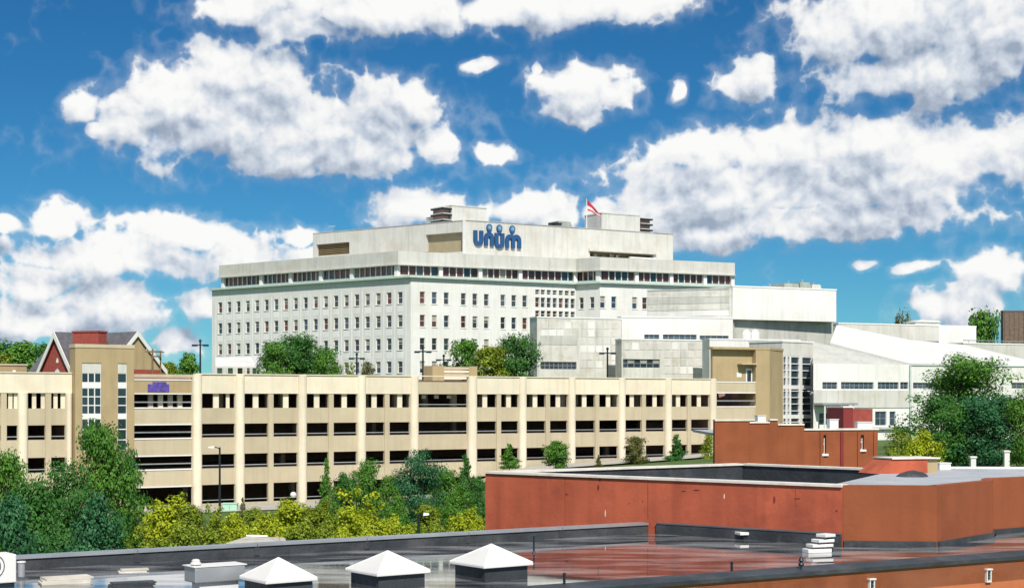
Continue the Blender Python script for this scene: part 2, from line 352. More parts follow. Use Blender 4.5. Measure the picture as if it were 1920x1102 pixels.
def strip(name, mat, n0, n1, u0, u1, lift):               # a ribbon of pavement along the garage that follows the slope
    m = MB(); k = int((u1 - u0) / 4)
    for i in range(k + 1):
        u = u0 + (u1 - u0) * i / k
        for n in (n0, n1):
            p = GF.pt(u, n, 0); m.v.append((p.x, p.y, max(ground_z(p.x + dx, p.y + dy) for dx in (-3, 0, 3) for dy in (-3, 0, 3)) + lift))
    m.f = [(2 * i, 2 * i + 2, 2 * i + 3, 2 * i + 1) for i in range(k)]
    m.build(name, mat, kind='structure')
strip('pavement', 'pavement', 0.5, 9, -40, 90, .06)

# ------------------------------------------------------------------ foreground: flat wet roof
ROOFZ, PARZ = 8.52, 8.8
A1 = Vector((3.58, 41.9)); dA = Vector((.835, .55)).normalized(); A0 = A1 - dA * 25
NB1 = Vector((11.1, 34.7)); dN = Vector((10.7, 6.6)).normalized(); NB0 = NB1 - dN * 24; NB2 = NB1 + dN * 10
RW = [(-.76, 45.6), (7.92, 38.3), (10.1, 38.0), (12.2, 40.6), (12.5, 41.6), (20, 47)]   # red building's front line
low = thing('flat_roof_building', (0, 30, 0), 'low building in front with wet dark flat roof and orange outer wall', 'building')
MB().prism([tuple(A0), tuple(A1), (7.95, 38.28), (10.1, 38.02), (12.25, 40.6), (12.6, 41.6), (20, 46.9), tuple(NB2), tuple(NB0)], ROOFZ - .4, ROOFZ).build('roof', 'wet_roof', low)
FA = Frame(A0, A1)                          # back parapet
m = MB(); fbox(m, FA, 0, FA.len - .02, 0, PARZ - .06, -.3, 0); m.build('back_parapet', 'membrane', low)
for i in range(9):                          # metal cap in lengths
    u0, u1 = FA.len * i / 9, FA.len * (i + 1) / 9 - .015
    m = MB(); fbox(m, FA, u0, min(u1, FA.len - .03), PARZ - .06, PARZ, -.34, .035); m.build('cap_length', 'galvanised', low)
    if i: m = MB(); fbox(m, FA, u0 - .07, u0 + .05, ROOFZ + .02, PARZ - .062, 0, .012); m.build('flashing_joint', 'membrane', low)
FN = Frame(NB0, NB2)                        # near parapet: black membrane top, orange wall below
m = MB(); fbox(m, FN, 0, FN.len, 0, 8.56, -.35, 0); m.build('outer_wall', 'orange_stucco', low)
m = MB(); mb2 = []
q = lambda u, n, z: F_.pt(u, n, z)
F_ = FN
m.hexa([q(0, .05, 8.563), q(FN.len, .05, 8.563), q(FN.len, -.9, 8.50), q(0, -.9, 8.50)], [q(0, .05, 8.64), q(FN.len, .05, 8.64), q(FN.len, -.42, 8.70), q(0, -.42, 8.70)])
m.build('membrane_cap', 'membrane', low)
# small wall vents and a lamp bracket on the orange wall
def wall_vent(px, py, label):
    u = FN.uat(px); z = FN.zat(px, py); t = thing('wall_vent', FN.pt(u, 0, z), label, 'vent', 'vents on the orange wall')
    m = MB(); fbox(m, FN, u - .07, u - .045, z - .13, z + .13, 0, .06); fbox(m, FN, u + .045, u + .07, z - .13, z + .13, 0, .06); fbox(m, FN, u - .09, u + .09, z + .13, z + .16, 0, .08); fbox(m, FN, u - .044, u + .044, z - .13, z - .1, 0, .055); m.build('frame', 'white_paint', t)
    for k in range(3):
        m = MB(); fbox(m, FN, u - .043, u + .043, z - .06 + k * .06, z - .035 + k * .06, .005, .04); m.build('louvre', 'dark_metal', t)
    m = MB(); fbox(m, FN, u - .044, u + .044, z - .1, z + .13, 0.001, .004); m.build('backing', 'dark_interior', t)
wall_vent(1632, 1098, 'small white louvred vent on orange wall, nearer the bottom edge')
wall_vent(1851, 1079, 'small white louvred vent on orange wall, at far right')
u = FN.uat(1515); p = FN.pt(u, -.2, 8.69); t = thing('roof_finial', p, 'small black finial lamp on the black roof edge', 'finial')
MB().lathe([(.012, 8.5), (.012, 8.72), (.05, 8.73), (.06, 8.76), (.045, 8.80), (.02, 8.81)], 10, (p.x, p.y)).build('post', 'dark_metal', t)
MB().lathe([(.02, 8.81), (.055, 8.84), (.04, 8.88), (.008, 8.92)], 10, (p.x, p.y)).build('globe', 'dark_metal', t)
# dark upstand against the red wall
FR = Frame(RW[0], RW[1])
uR0 = (A1 - FR.a).dot(FR.u) + .25
m = MB(); fbox(m, FR, uR0, FR.len - .03, ROOFZ, 8.78, .0, .06); m.build('upstand_flashing', 'membrane', low)
m = MB(); fbox(m, FR, uR0, FR.len - .03, 8.783, 8.82, .0, .075); m.build('upstand_bar', 'slate', low)
for a, b in zip(RW[1:], RW[2:]):
    F_ = Frame(a, b); m = MB(); fbox(m, F_, .02, F_.len - .02, ROOFZ, ROOFZ + .13, .0, .05); m.build('upstand_flashing', 'membrane', low)

# skylights
def skylight(px, eave_y, depth, w, label):
    c = PX(px, depth); hz = w / 2; a = R(36); ca, sa = math.cos(a), math.sin(a)
    t = thing('pyramid_skylight', (c[0], c[1], ROOFZ), label, 'skylight', 'pyramid skylights on the wet roof')
    def rp(x, y, z): return (c[0] + x * ca - y * sa, c[1] + x * sa + y * ca, z)
    def rbox(x0, x1, y0, y1, z0, z1): return MB().hexa([rp(x0, y0, z0), rp(x1, y0, z0), rp(x1, y1, z0), rp(x0, y1, z0)], [rp(x0, y0, z1), rp(x1, y0, z1), rp(x1, y1, z1), rp(x0, y1, z1)])
    ze = ROOFZ + .27; h = hz * .86
    rbox(-h, h, -h, h, ROOFZ - .02, ze).build('curb', 'membrane', t)
    rbox(-hz, hz, -hz, hz, ze + .003, ze + .055).build('rim', 'white_paint', t, bevel=.01)
    ap = rp(0, 0, ze + .40); k = hz * .985; cs = [rp(-k, -k, ze + .058), rp(k, -k, ze + .058), rp(k, k, ze + .058), rp(-k, k, ze + .058)]
    for i in range(4):
        x, y = cs[i], cs[(i + 1) % 4]; MB().add([x, y, ap, (c[0], c[1], ze + .058)], [(0, 1, 2), (0, 3, 1), (1, 3, 2), (2, 3, 0)]).build('facet', 'white_roof', t)
    m = MB(); 
    for i in range(4): m.tube([cs[i], ap], .014, 6)
    m.build('hip_bars', 'white_paint', t, kind='stuff')
skylight(522, 1083, 28.6, 1.03, 'white pyramid skylight nearest the grey vent box')
skylight(727, 1068, 29.9, 1.16, 'white pyramid skylight in the middle of the three')
skylight(921, 1056, 31.3, 1.18, 'white pyramid skylight farthest right, before the red roof reflection')
# grey roof vent box with cap
d = 28.6; c = PX(413, d); t = thing('roof_vent_box', (*c, ROOFZ), 'pale grey metal vent box with round white cap', 'vent')
F = Frame(PX(366, d - .1), PX(460, d + .45)); z1 = ZA(1063, d)
m = MB(); fbox(m, F, 0, F.len, ROOFZ + .22, z1, -.5, 0); m.build('housing', 'galvanised', t, bevel=.02)
m = MB(); fbox(m, F, .12, F.len - .1, ROOFZ, ROOFZ + .218, -.42, -.08); m.build('curb', 'white_paint', t)
m = MB(); fbox(m, F, -.03, F.len + .03, z1 + .002, z1 + .02, -.51, .01); m.build('lid', 'white_paint', t)
cc = F.pt(.12, -.25, 0); MB().lathe([(.10, z1 + .037), (.10, z1 + .06), (.075, z1 + .08), (.075, z1 + .11), (.05, z1 + .13), (.015, z1 + .135)], 14, (cc.x, cc.y)).build('round_cap', 'white_roof', t)
# air conditioner at the left edge, pipe beside it
d = 29.9; F = Frame(PX(-40, d - .4), PX(31, d)); t = thing('air_conditioner', (*PX(0, d), ROOFZ), 'white air conditioning cabinet cut off by the left edge', 'air conditioner')
z1 = ZA(1038, d); m = MB(); fbox(m, F, 0, F.len, ROOFZ + .08, z1, -.6, 0); m.build('cabinet', 'white_paint', t, bevel=.02)
m = MB(); fbox(m, F, .03, F.len - .03, ROOFZ, ROOFZ + .08, -.55, -.03); m.build('base_rail', 'dark_metal', t)
cc = F.pt(F.len - .46, .0, (ROOFZ + z1) / 2 + .1); ang = F.ang
m = MB()
for k in range(3):
    pts = [cc + Vector((F.u.x, F.u.y, 0)) * math.cos(a) * (.09 + .07 * k) + Vector((0, 0, 1)) * math.sin(a) * (.09 + .07 * k) + Vector((F.n.x, F.n.y, 0)) * .01 for a in [2 * math.pi * j / 20 for j in range(21)]]
    m.tube(pts, .008, 5)
m.build('fan_guard', 'dark_metal', t)
for px, y0, y1, r, mt, lab, nm in [(40, 1051, 1084, .07, 'galvanised', 'short grey pipe with cap beside white cabinet', 'roof_pipe'), (1001, 1004, 1036, .02, 'dark_metal', 'thin dark pipe standing near back parapet', 'roof_pipe'),
                        (1058, 1073, 1112, .025, 'dark_metal', 'thin dark pipe standing near the bottom edge', 'roof_pipe'), (1372, 1052, 1079, .025, 'dark_metal', 'thin dark pipe standing before the pale stacked units', 'roof_pipe')]:
    d = (CAMZ - ROOFZ) * FPX / (y1 - HZ); x, y = PX(px, d); z = ZA(y0, d)
    t = thing(nm, (x, y, ROOFZ), lab, 'pipe')
    MB().lathe([(r, ROOFZ - .02), (r, z - .03)], 12, (x, y)).build('pipe_tube', mt, t); MB().lathe([(r * 1.25, z - .03), (r * 1.25, z - .005), (r * .8, z)], 12, (x, y)).build('pipe_cap', 'white_paint' if r > .05 else mt, t)
    MB().lathe([(r * 2.2, ROOFZ - .01), (r * 1.3, ROOFZ + .04)], 12, (x, y)).build('flashing_collar', 'membrane', t)
# scraps lying on the roof at the left
for k, (px, py, w_, d_, h_, mt, lab) in enumerate([(120, 1092, .9, .5, .10, 'scrap', 'low pale scrap board pile lying beside the white cabinet'), (245, 1100, .8, .35, .08, 'membrane', 'dark hatch lid lying flat before the vent box'), (248, 1071, .55, .3, .04, 'scrap', 'thin pale strip lying on the wet roof behind the hatch')]):
    d = (CAMZ - ROOFZ) * FPX / (py - HZ); x, y = PX(px, d); t = thing('roof_board', (x, y, ROOFZ), lab, 'board')
    for j in range(3):
        a = R(28 + random.uniform(-9, 9)); F = Frame((x - w_ / 2 * math.cos(a), y - w_ / 2 * math.sin(a) + j * .1), (x + w_ / 2 * math.cos(a), y + w_ / 2 * math.sin(a) + j * .1))
        m = MB(); fbox(m, F, 0, F.len, ROOFZ + j * h_ / 3 + .001, ROOFZ + (j + 1) * h_ / 3 - .001, -d_ / 2, d_ / 2); m.build('board', mt, t)
# pale stacked units against the corner of the red wall, low vent on the roof
d0 = (CAMZ - ROOFZ) * FPX / (1036 - HZ)
x, y = PX(1543, d0); t = thing('roof_unit_stack', (x, y, ROOFZ), 'stepped stack of pale metal boxes at the corner of the red wall', 'roof unit')
for k, (ax, bx, z0, z1) in enumerate([(1516, 1560, 0, .09), (1524, 1563, .13, .20), (1536, 1565, .24, .31), (1548, 1567, .36, .43)]):
    F = Frame(PX(ax, d0 - .1), PX(bx, d0 + .1)); m = MB(); fbox(m, F, 0, F.len, ROOFZ + z0, ROOFZ + z1, -.3, 0); m.build('metal_box', 'white_paint', t, bevel=.012)
F = Frame(PX(1552, d0 + .2), PX(1562, d0 + .22)); m = MB(); fbox(m, F, 0, F.len, ROOFZ, ROOFZ + .42, -.1, 0); m.build('back_post', 'dark_metal', t)
d0 = (CAMZ - ROOFZ) * FPX / (1012 - HZ); x, y = PX(1412, d0); t = thing('low_roof_vent', (x, y, ROOFZ), 'low white roof vent with flat lid before the dark upstand', 'vent')
F = Frame(PX(1388, d0), PX(1438, d0 + .2)); m = MB(); fbox(m, F, 0, F.len, ROOFZ + .12, ROOFZ + .19, -.35, 0); m.build('lid', 'white_paint', t, bevel=.01)
m = MB(); fbox(m, F, .12, F.len - .12, ROOFZ, ROOFZ + .12, -.3, -.06); m.build('neck', 'dark_metal', t)

# ------------------------------------------------------------------ red stucco building
REDZ = 9.97
red = thing('red_stucco_building', (6, 43, 0), 'brick red stucco building with pale coping behind the wet roof', 'building')
BK = [(7.4, 51.6), (11.2, 47.2)]
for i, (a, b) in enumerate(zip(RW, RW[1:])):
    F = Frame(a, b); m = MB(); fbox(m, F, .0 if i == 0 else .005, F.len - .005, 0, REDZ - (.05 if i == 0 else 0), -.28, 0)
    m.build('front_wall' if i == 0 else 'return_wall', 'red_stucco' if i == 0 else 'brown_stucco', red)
Fb = Frame(RW[0], BK[0]); m = MB(); fbox(m, Fb, .3, Fb.len, 0, REDZ - .05, 0.0, .28)
m.build('back_wall', 'membrane', red)
Fc = Frame(BK[0], BK[1]); m = MB(); fbox(m, Fc, .0, Fc.len, 0, REDZ - .05, -.0, .25); m.build('back_wall', 'membrane', red)
def copings(F, n0, n1, k, u0=0, du=0):
    for i in range(k):
        a, b = u0 + (F.len - u0 + du) * i / k, u0 + (F.len - u0 + du) * (i + 1) / k - .012
        m = MB(); fbox(m, F, a, b, REDZ - .049, REDZ + .012, n0, n1); m.build('coping_length', 'coping', red)
copings(FR, -.33, .05, 6); copings(Fb, -.05, .33, 5, .35); copings(Fc, -.05, .30, 4)
MB().prism([(-.4, 45.75), (7.75, 38.9), (11.0, 47.0), (7.4, 51.3)], REDZ - .62, REDZ - .5).build('sunken_roof', 'membrane', red)
MB().prism([(7.7, 38.7), (10.0, 38.25), (12.0, 40.8), (12.3, 41.8), (20, 47.2), (24, 53.5), (11.3, 47.0)], REDZ - .3, REDZ - .02).build('side_roof', 'grey_membrane', red)
F = Frame((11.6, 47.4), (24, 53.6)); F = Frame(PX(1700, 48.2), PX(1960, 47.8)); m = MB(); fbox(m, F, 0, F.len, 8, REDZ + .03, -.3, 0); m.build('rear_edge', 'white_paint', red)
# joints, patches and scars on the long red wall
for px, y0, y1, w_ in [(1060, 890, 985, .007), (1215, 896, 972, .014), (1492, 915, 948, .006)]:
    u = FR.uat(px); m = MB(); fbox(m, FR, u - w_, u + w_, FR.zat(px, y1), FR.zat(px, y0), 0, .006); m.build('wall_joint', 'brown_stucco', red)
for px, py, w_, h_ in [(1063, 926, .05, .018), (1125, 899, .03, .05), (1122, 913, .035, .08), (1180, 943, .018, .018), (1205, 939, .02, .02), (1282, 920, .07, .014), (1306, 918, .10, .016), (1452, 936, .03, .10), (1495, 934, .09, .012), (1569, 957, .03, .02), (1135, 962, .015, .1), (1358, 930, .014, .07)]:
    u = FR.uat(px); z = FR.zat(px, py); m = MB(); a_ = [(u - w_, z - h_ * .4), (u - w_ * .3, z - h_), (u + w_ * .6, z - h_ * .7), (u + w_, z + h_ * .2), (u + w_ * .2, z + h_), (u - w_ * .7, z + h_ * .6)]
    m.v = [tuple(FR.pt(x_, .007, y_)) for x_, y_ in a_] + [tuple(FR.pt(x_, -.01, y_)) for x_, y_ in a_]; m.f = [tuple(range(6)), tuple(range(11, 5, -1))] + [(i, 6 + i, 6 + (i + 1) % 6, (i + 1) % 6) for i in range(6)]; m.build('wall_scar', 'dark_red' if px not in (1358, 1135) else 'coping', red)
# streaks of loose gravel / debris on the sunken roof: small scraps
for px, d, lab in [(1500, 46.5, 'small pale scrap lying on the sunken dark roof'), (1340, 47.0, 'flat pale rag lying on the sunken dark roof, left of the scrap')]:
    x, y = PX(px, d); z = REDZ - .5; t = MB(); F = Frame((x - .2, y), (x + .2, y + .1)); fbox(t, F, 0, F.len, z, z + .05, -.1, .1); t.build('roof_scrap', 'scrap', None, lab, 'scrap')
# roof hut and boxes behind
d = 45.0; z0 = REDZ - .02; t = thing('roof_hut', (*PX(1705, d), z0), 'orange stucco roof hut with slanting left side', 'hut')
hut = [P(1643, 905, 44.6), P(1760, 905, 45.2)]
zt = ZA(860, 45)
F = Frame((hut[0].x, hut[0].y), (hut[1].x, hut[1].y)); m = MB()
m.hexa([F.pt(0, 0, z0), F.pt(F.len * .82, 0, z0), F.pt(F.len * .82, -1.0, z0), F.pt(0, -1, z0)], [F.pt(F.len * .26, 0, zt), F.pt(F.len * .82, 0, zt), F.pt(F.len * .82, -1, zt), F.pt(F.len * .26, -1, zt)]); m.build('hut_wall', 'red_stucco', t)
m = MB(); fbox(m, F, F.len * .82 + .003, F.len, z0, zt - .02, -1, -.05); m.build('end_wall', 'tan', t)
m = MB(); fbox(m, F, F.len * .24, F.len + .03, zt + .002, zt + .04, -1.05, .05); m.build('cap', 'coping', t)
d = 47; t = thing('white_roof_box', (*PX(1772, d), z0), 'small plain white box on the rear edge of the roof', 'box')
F = Frame(PX(1762, d), PX(1783, d + .1)); m = MB(); fbox(m, F, 0, F.len, z0, ZA(869, d), -.3, 0); m.build('case', 'white_paint', t, bevel=.01); m = MB(); fbox(m, F, -.015, F.len + .015, ZA(869, d) + .002, ZA(867, d), -.32, .015); m.build('lid', 'white_roof', t)
d = 43.0; t = thing('tarpaulin_heap', (*PX(1712, d), z0), 'dark crumpled tarpaulin heap before the roof hut', 'tarpaulin')
x, y = PX(1712, d); m = MB(); prof = [(.42, 0), (.36, .07), (.22, .13), (.06, .15)]
m.lathe([(r, z0 + z - .01) for r, z in prof], 14, (x, y)); m.v = [(a + random.uniform(-.06, .06), b + random.uniform(-.05, .05), c + (random.uniform(-.01, .04) if c > z0 + .02 else 0)) for a, b, c in m.v]; m.build('cover', 'membrane', t)

# ------------------------------------------------------------------ small red building in the middle distance
mid = thing('small_red_building', (*PX(1490, 92), 2), 'small brick red building with stepped parapet before the white complex', 'building')
F1 = Frame(PX(1340, 90), PX(1508, 91)); F2 = Frame(PX(1508, 91), PX(1646, 92.5)); zb = 2
def zc(F, px, py): return F.zat(px, py)
segs = [(1340, 1405, 789), (1405, 1443, 793), (1443, 1458, 788), (1458, 1508, 797)]
for a, b, yy in segs:
    m = MB(); fbox(m, F1, F1.uat(a) + .004, F1.uat(b), zb, zc(F1, a, yy), -.3, 0); m.build('front_wall', 'brown_stucco', mid)
    m = MB(); fbox(m, F1, F1.uat(a) + .004, F1.uat(b) - .01, zc(F1, a, yy) + .002, zc(F1, a, yy) + .09, -.36, .06); m.build('coping_length', 'coping', mid)
ha = [F2.uat(x) for x in (1543, 1549, 1614, 1620)]
hz_ = [(ha[0], ha[1], F2.zat(1545, 850), F2.zat(1545, 815)), (ha[2], ha[3], F2.zat(1617, 842), F2.zat(1617, 815))]
m = holes_wall(F2, 0, F2.len, zb, F2.zat(1575, 806), hz_, .25); m.build('front_wall', 'brown_stucco', mid)
for a, b, c, e in hz_: window(mid, F2, (a + b) / 2, (c + e) / 2, b - a, e - c, .18, True, 'glass', .5, ft=.04)
m = MB(); fbox(m, F2, -.02, F2.len + .05, F2.zat(1575, 806) + .002, F2.zat(1575, 806) + .1, -.36, .06); m.build('coping_length', 'coping', mid)
for px in (1540, 1578, 1610, 1640): m = MB(); u = F2.uat(px); fbox(m, F2, u - .1, u + .1, zb, F2.zat(px, 809), .0, .07); m.build('pilaster', 'brown_stucco' if px != 1578 else 'dark_red', mid)
c1, c2 = F1.a, F2.b
MB().prism([tuple(F1.a - F1.n * .3), tuple(F1.b - F1.n * .3), tuple(F2.b - F2.n * .3), (F2.b.x + .5, 101), (F1.a.x, 101)], 10.0, 10.15).build('roof', 'grey_membrane', mid)
Fs_ = Frame(F2.b, (F2.b.x + 1.2, 101)); m = MB(); fbox(m, Fs_, 0, Fs_.len, zb, 10.25, -.25, 0); m.build('side_wall', 'brown_stucco', mid)
z0 = 10.15; d = 96
t = thing('dark_red_stair_hut', (*PX(1606, d), z0), 'dark red stair hut on the small red building roof', 'hut')
F = Frame(PX(1578, d), PX(1636, d + .5)); us = F.uat(1596)
m = MB(); fbox(m, F, 0, us, z0, F.zat(1580, 764), -2, .25); m.build('tall_block', 'dark_red', t); m = MB(); fbox(m, F, us + .004, F.len, z0, F.zat(1620, 766), -2, 0); m.build('wide_block', 'brick_red', t)
m = MB(); fbox(m, F, -.05, us + .02, F.zat(1580, 764) + .002, F.zat(1580, 761), -2, .3); m.build('cap', 'coping', t)
for k, (a, b, y0, y1, lab) in enumerate([(1608, 1636, 792, 804, 'wide white cabinet on the roof under the dark red stair hut'), (1556, 1572, 787, 803, 'square pale cabinet left of the dark red stair hut'), (1421, 1436, 780, 793, 'small white vent hood on the stepped parapet roof')]):
    d = 93.2; F = Frame(PX(a, d), PX(b, d + .1)); t = thing('roof_cabinet', (*PX((a + b) / 2, d), z0), lab, 'cabinet'); m = MB(); fbox(m, F, 0, F.len, z0, ZA(y0, d), -.5, 0); m.build('case', 'white_paint', t)
    m = MB(); fbox(m, F, -.03, F.len + .03, ZA(y0, d) + .002, ZA(y0, d) + .06, -.55, .03); m.build('lid', 'white_roof', t)

# ------------------------------------------------------------------ parking garage
gar = thing('parking_garage', (GF.a.x, GF.a.y, 1), 'long cream concrete parking garage with open decks and tall columns', 'garage')
ROWS = [(11.2, 12.7), (8.14, 9.58), (4.95, 6.44), (1.37, 3.30)]     # open bands, sill to head
TOP = 14.65; BASE = -1.0
U = GF.uat
def slabs(u0, u1, back=17):
    for z in (10.95, 7.9, 4.7):
        m = MB(); fbox(m, GF, u0, u1, z, z + .25, -back, -.42); m.build('deck', 'interior_grey', gar)
    m = MB(); fbox(m, GF, u0, u1, 13.9, 14.2, -back, -.42); m.build('roof_deck', 'interior_grey', gar)
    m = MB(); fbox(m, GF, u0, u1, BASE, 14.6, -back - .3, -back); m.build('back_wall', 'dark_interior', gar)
def band(u0, u1, mat='beige', n=-.12, rows=ROWS, top=TOP, topmat='cream', topn=0.):
    zs = [(rows[0][1], top, topmat, topn)] + [(rows[i + 1][1], rows[i][0], mat, n) for i in range(len(rows) - 1)] + [(BASE, rows[-1][0], mat, n)]
    for z0, z1, mt, nn in zs:
        m = MB(); fbox(m, GF, u0, u1, z0, z1, -.42, nn); m.build('parapet_panel' if mt == topmat and z1 == top else 'spandrel_panel', mt, gar)
def rails(u0, u1, rows=ROWS[1:], n=-.25, mat='galvanised'):
    for z0, z1 in rows:
        m = MB(); m.tube([GF.pt(u0, n, z0 + .32), GF.pt(u1, n, z0 + .32)], .05, 6); m.build('rail', mat, gar)
def column(px, w, z1=TOP - .02, n=.42, mat='cream', z0=BASE):
    u = U(px); h = w / 2; pts = []
    m = MB(); prof = [GF.pt(u - h, -.4, 0)] + [GF.pt(u - h * math.cos(a), n * math.sin(a) if False else -.05 + (n + .05) * math.sin(a), 0) for a in [math.pi * k / 8 for k in range(9)]] + [GF.pt(u + h, -.4, 0)]
    m.prism([(p.x, p.y) for p in prof], z0, z1); o = m.build('column', mat, gar); return o
def fin(u, w, row, n=-.3): m = MB(); fbox(m, GF, u - w / 2, u + w / 2, row[0], row[1], -.41, n); m.build('fin', 'cream', gar)
COLS = [370, 450, 567, 678, 777, 886, 980, 1072, 1166, 1253, 1337]
MULS = {450: 508.5, 567: 621.5, 678: 726.5, 886: 936, 980: 1028, 1072: 1120.5, 1166: 1208, 1253: 1293}
for i, px in enumerate(COLS): column(px, 1.0 if px not in (886,) else 1.15)
for i, (a, b) in enumerate(zip(COLS, COLS[1:])):
    ua, ub = U(a) + .45, U(b) - .45
    if a == 777:      # open recessed bay with ceiling lamps
        band(ua, ub, 'beige', -.30, ROWS, 14.05, 'beige', -.3)
        rails(ua, ub, ROWS, -.35)
        continue
    parts = [(ua, ub)] if a not in MULS else [(ua, U(MULS[a]) - .3), (U(MULS[a]) + .3, ub)]
    m = MB(); fbox(m, GF, ua, ub, ROWS[0][1], TOP, -.42, 0); m.build('parapet_panel', 'cream', gar)
    for (p0, p1) in parts:
        zs = [(ROWS[k + 1][1], ROWS[k][0]) for k in range(3)] + [(BASE, ROWS[3][0])]
        for z0, z1 in zs: m = MB(); fbox(m, GF, p0, p1, z0, z1, -.42, -.14); m.build('spandrel_panel', 'beige', gar)
        w_ = p1 - p0; fin(p0 + w_ * (.46 if a == 370 else .5) + random.uniform(-.1, .1), .62, ROWS[0])
        if a == 370: fin(p0 + w_ * .8, .4, ROWS[0], -.36)
    if a in MULS: m = MB(); u = U(MULS[a]); fbox(m, GF, u - .299, u + .299, BASE, ROWS[0][1] - .002, -.42, -.05); m.build('pier', 'beige', gar)
    rails(ua, ub)
    for r in ROWS[1:]:
        if random.random() < .6:
            u = random.uniform(ua + .5, ub - .5); m = MB(); fbox(m, GF, u - .25, u + .25, r[0] - .3, r[1] + .3, -7.6, -7.0); m.build('inner_column', 'interior_grey', gar)
m = MB(); fbox(m, GF, U(366), U(1341), TOP + .002, TOP + .1, -.6, .12); m.build('roof_coping', 'cream', gar)
slabs(U(252), U(1340)); m = MB(); fbox(m, GF, U(252), U(1340), .4, .6, -17, -.43); m.build('ground_floor', 'asphalt', gar)
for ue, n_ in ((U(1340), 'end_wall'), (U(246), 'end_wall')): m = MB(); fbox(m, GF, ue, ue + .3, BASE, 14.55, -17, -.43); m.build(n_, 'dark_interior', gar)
# interior daylight-side columns of the upper deck, pale
for k in range(26):
    u = U(380) + (U(1330) - U(380)) * (k + .5) / 26 + random.uniform(-.5, .5); m = MB(); fbox(m, GF, u - .35, u + .35, ROWS[0][0] - .02, 13.9, -4.4 - (k % 3) * 1.5, -3.9 - (k % 3) * 1.5); m.build('inner_column', 'cream', gar)
# recessed bay left of the first column
ua, ub = U(252), U(361)
zs = [(14.35, 14.62, 'beige', -.05), (12.72, 14.0, 'tan', -.3), (9.6, 11.15, 'beige', -.2), (6.44, 8.05, 'beige', -.2), (3.3, 4.9, 'beige', -.2), (BASE, 1.4, 'beige', -.2)]
for z0, z1, mt, n in zs:
    m = MB(); fbox(m, GF, ua, ub, z0, z1, -.5, n); m.build('spandrel_panel', mt, gar)
    if 3 < z0 < 13: m = MB(); fbox(m, GF, ua, ub, z1 + .002, z1 + .14, -.52, n + .06); m.build('sill_band', 'white_paint', gar); m = MB(); fbox(m, GF, ua, ub, z0 - .12, z0 - .002, -.52, n + .06); m.build('head_band', 'white_paint', gar)
for z in (11.75, 8.7, 5.5): m = MB(); fbox(m, GF, ua, ub, z, z + .12, -.42, -.36); m.build('rail', 'galvanised', gar)
for k in range(4): u = ua + (ub - ua) * (.36 + k * .17); m = MB(); fbox(m, GF, u - .25, u + .25, 11.2, 12.6, -1.6, -1.3); m.build('inner_column', 'cream' if k % 2 else 'interior_grey', gar)
m = MB(); fbox(m, GF, U(246), U(252) - .002, BASE, 14.6, -.6, -.05); m.build('pier', 'tan', gar)
sg = MB(); fbox(sg, GF, U(279), U(319), 12.85, 13.62, -.298, -.24); fbox(sg, GF, U(288), U(314), 13.622, 13.85, -.298, -.25)
o = sg.build('purple_sign', 'sign_purple', None, 'faded purple blue sign panel on the garage wall right of the stair tower', 'sign')
# stair tower on the left
tow = thing('garage_stair_tower', (*GF.pt(U(190), 0, 0).xy, 0), 'tall tan stair tower of the garage with two glazed strips', 'tower')
TN = .9; TF = GF.off(TN); TZ = TF.zat(190, 652)
L_, R_ = TF.uat(141), TF.uat(251); hl = []
def strip_windows(x0, x1, rows, cols, outer):
    u0, u1 = TF.uat(x0), TF.uat(x1); hl.append((u0, u1, outer[1], outer[0]))
    for kind, y0, y1, nr in rows:
        z1, z0 = TF.zat(170, y0), TF.zat(170, y1)
        if kind == 'panel':
            m = MB(); fbox(m, TF, u0, u1, z0, z1, -.2, -.08); m.build('infill_panel', 'grey_white' if nr else 'white_panel', tow)
        else:
            m = MB(); fr = .05
            for c in range(cols + 1): u = u0 + (u1 - u0) * c / cols; fbox(m, TF, max(u0, u - fr), min(u1, u + fr), z0, z1, -.2, -.1)
            for r in range(nr + 1): z = z0 + (z1 - z0) * r / nr; fbox(m, TF, u0, u1, max(z0, z - fr), min(z1, z + fr), -.21, -.104)
            g = m.build('window', 'white_paint', tow)
            for c in range(cols):
                for r in range(nr):
                    a0, a1 = u0 + (u1 - u0) * c / cols, u0 + (u1 - u0) * (c + 1) / cols; b0, b1 = z0 + (z1 - z0) * r / nr, z0 + (z1 - z0) * (r + 1) / nr
                    m = MB(); fbox(m, TF, a0 + .03, a1 - .03, b0 + .03, b1 - .03, -.18, -.16); pn = m.build('pane', 'glass', tow); pn.parent = g; pn.location = (0, 0, 0)
zt, zb_ = TF.zat(170, 680), TF.zat(170, 845)
strip_windows(154, 190, [('panel', 680, 699, 1), ('win', 699, 717, 1), ('panel', 717, 727, 0), ('win', 727, 776, 3), ('panel', 776, 785, 0), ('win', 785, 845, 3)], 3, (zt, zb_))
strip_windows(221, 238, [('panel', 680, 699, 1), ('win', 699, 717, 1), ('panel', 717, 727, 0), ('win', 727, 776, 3), ('panel', 776, 785, 0), ('win', 785, 845, 3)], 1, (zt, zb_))
holes_wall(TF, L_, R_, BASE, TZ, hl, .22).build('front_wall', 'tan', tow)
m = MB(); fbox(m, TF, L_, L_ + .25, BASE, TZ, -1.6, -.001); m.build('side_wall', 'tan', tow); m = MB(); fbox(m, TF, R_ - .25, R_, BASE, TZ, -1.6, -.001); m.build('side_wall', 'tan', tow)
m = MB(); fbox(m, TF, L_ + .25, R_ - .25, BASE, TZ, -1.6, -1.35); m.build('back_wall', 'tan', tow)
m = MB(); fbox(m, TF, L_ - .05, R_ + .05, TZ + .002, TZ + .35, -1.65, .06); m.build('roof_cap', 'beige', tow)
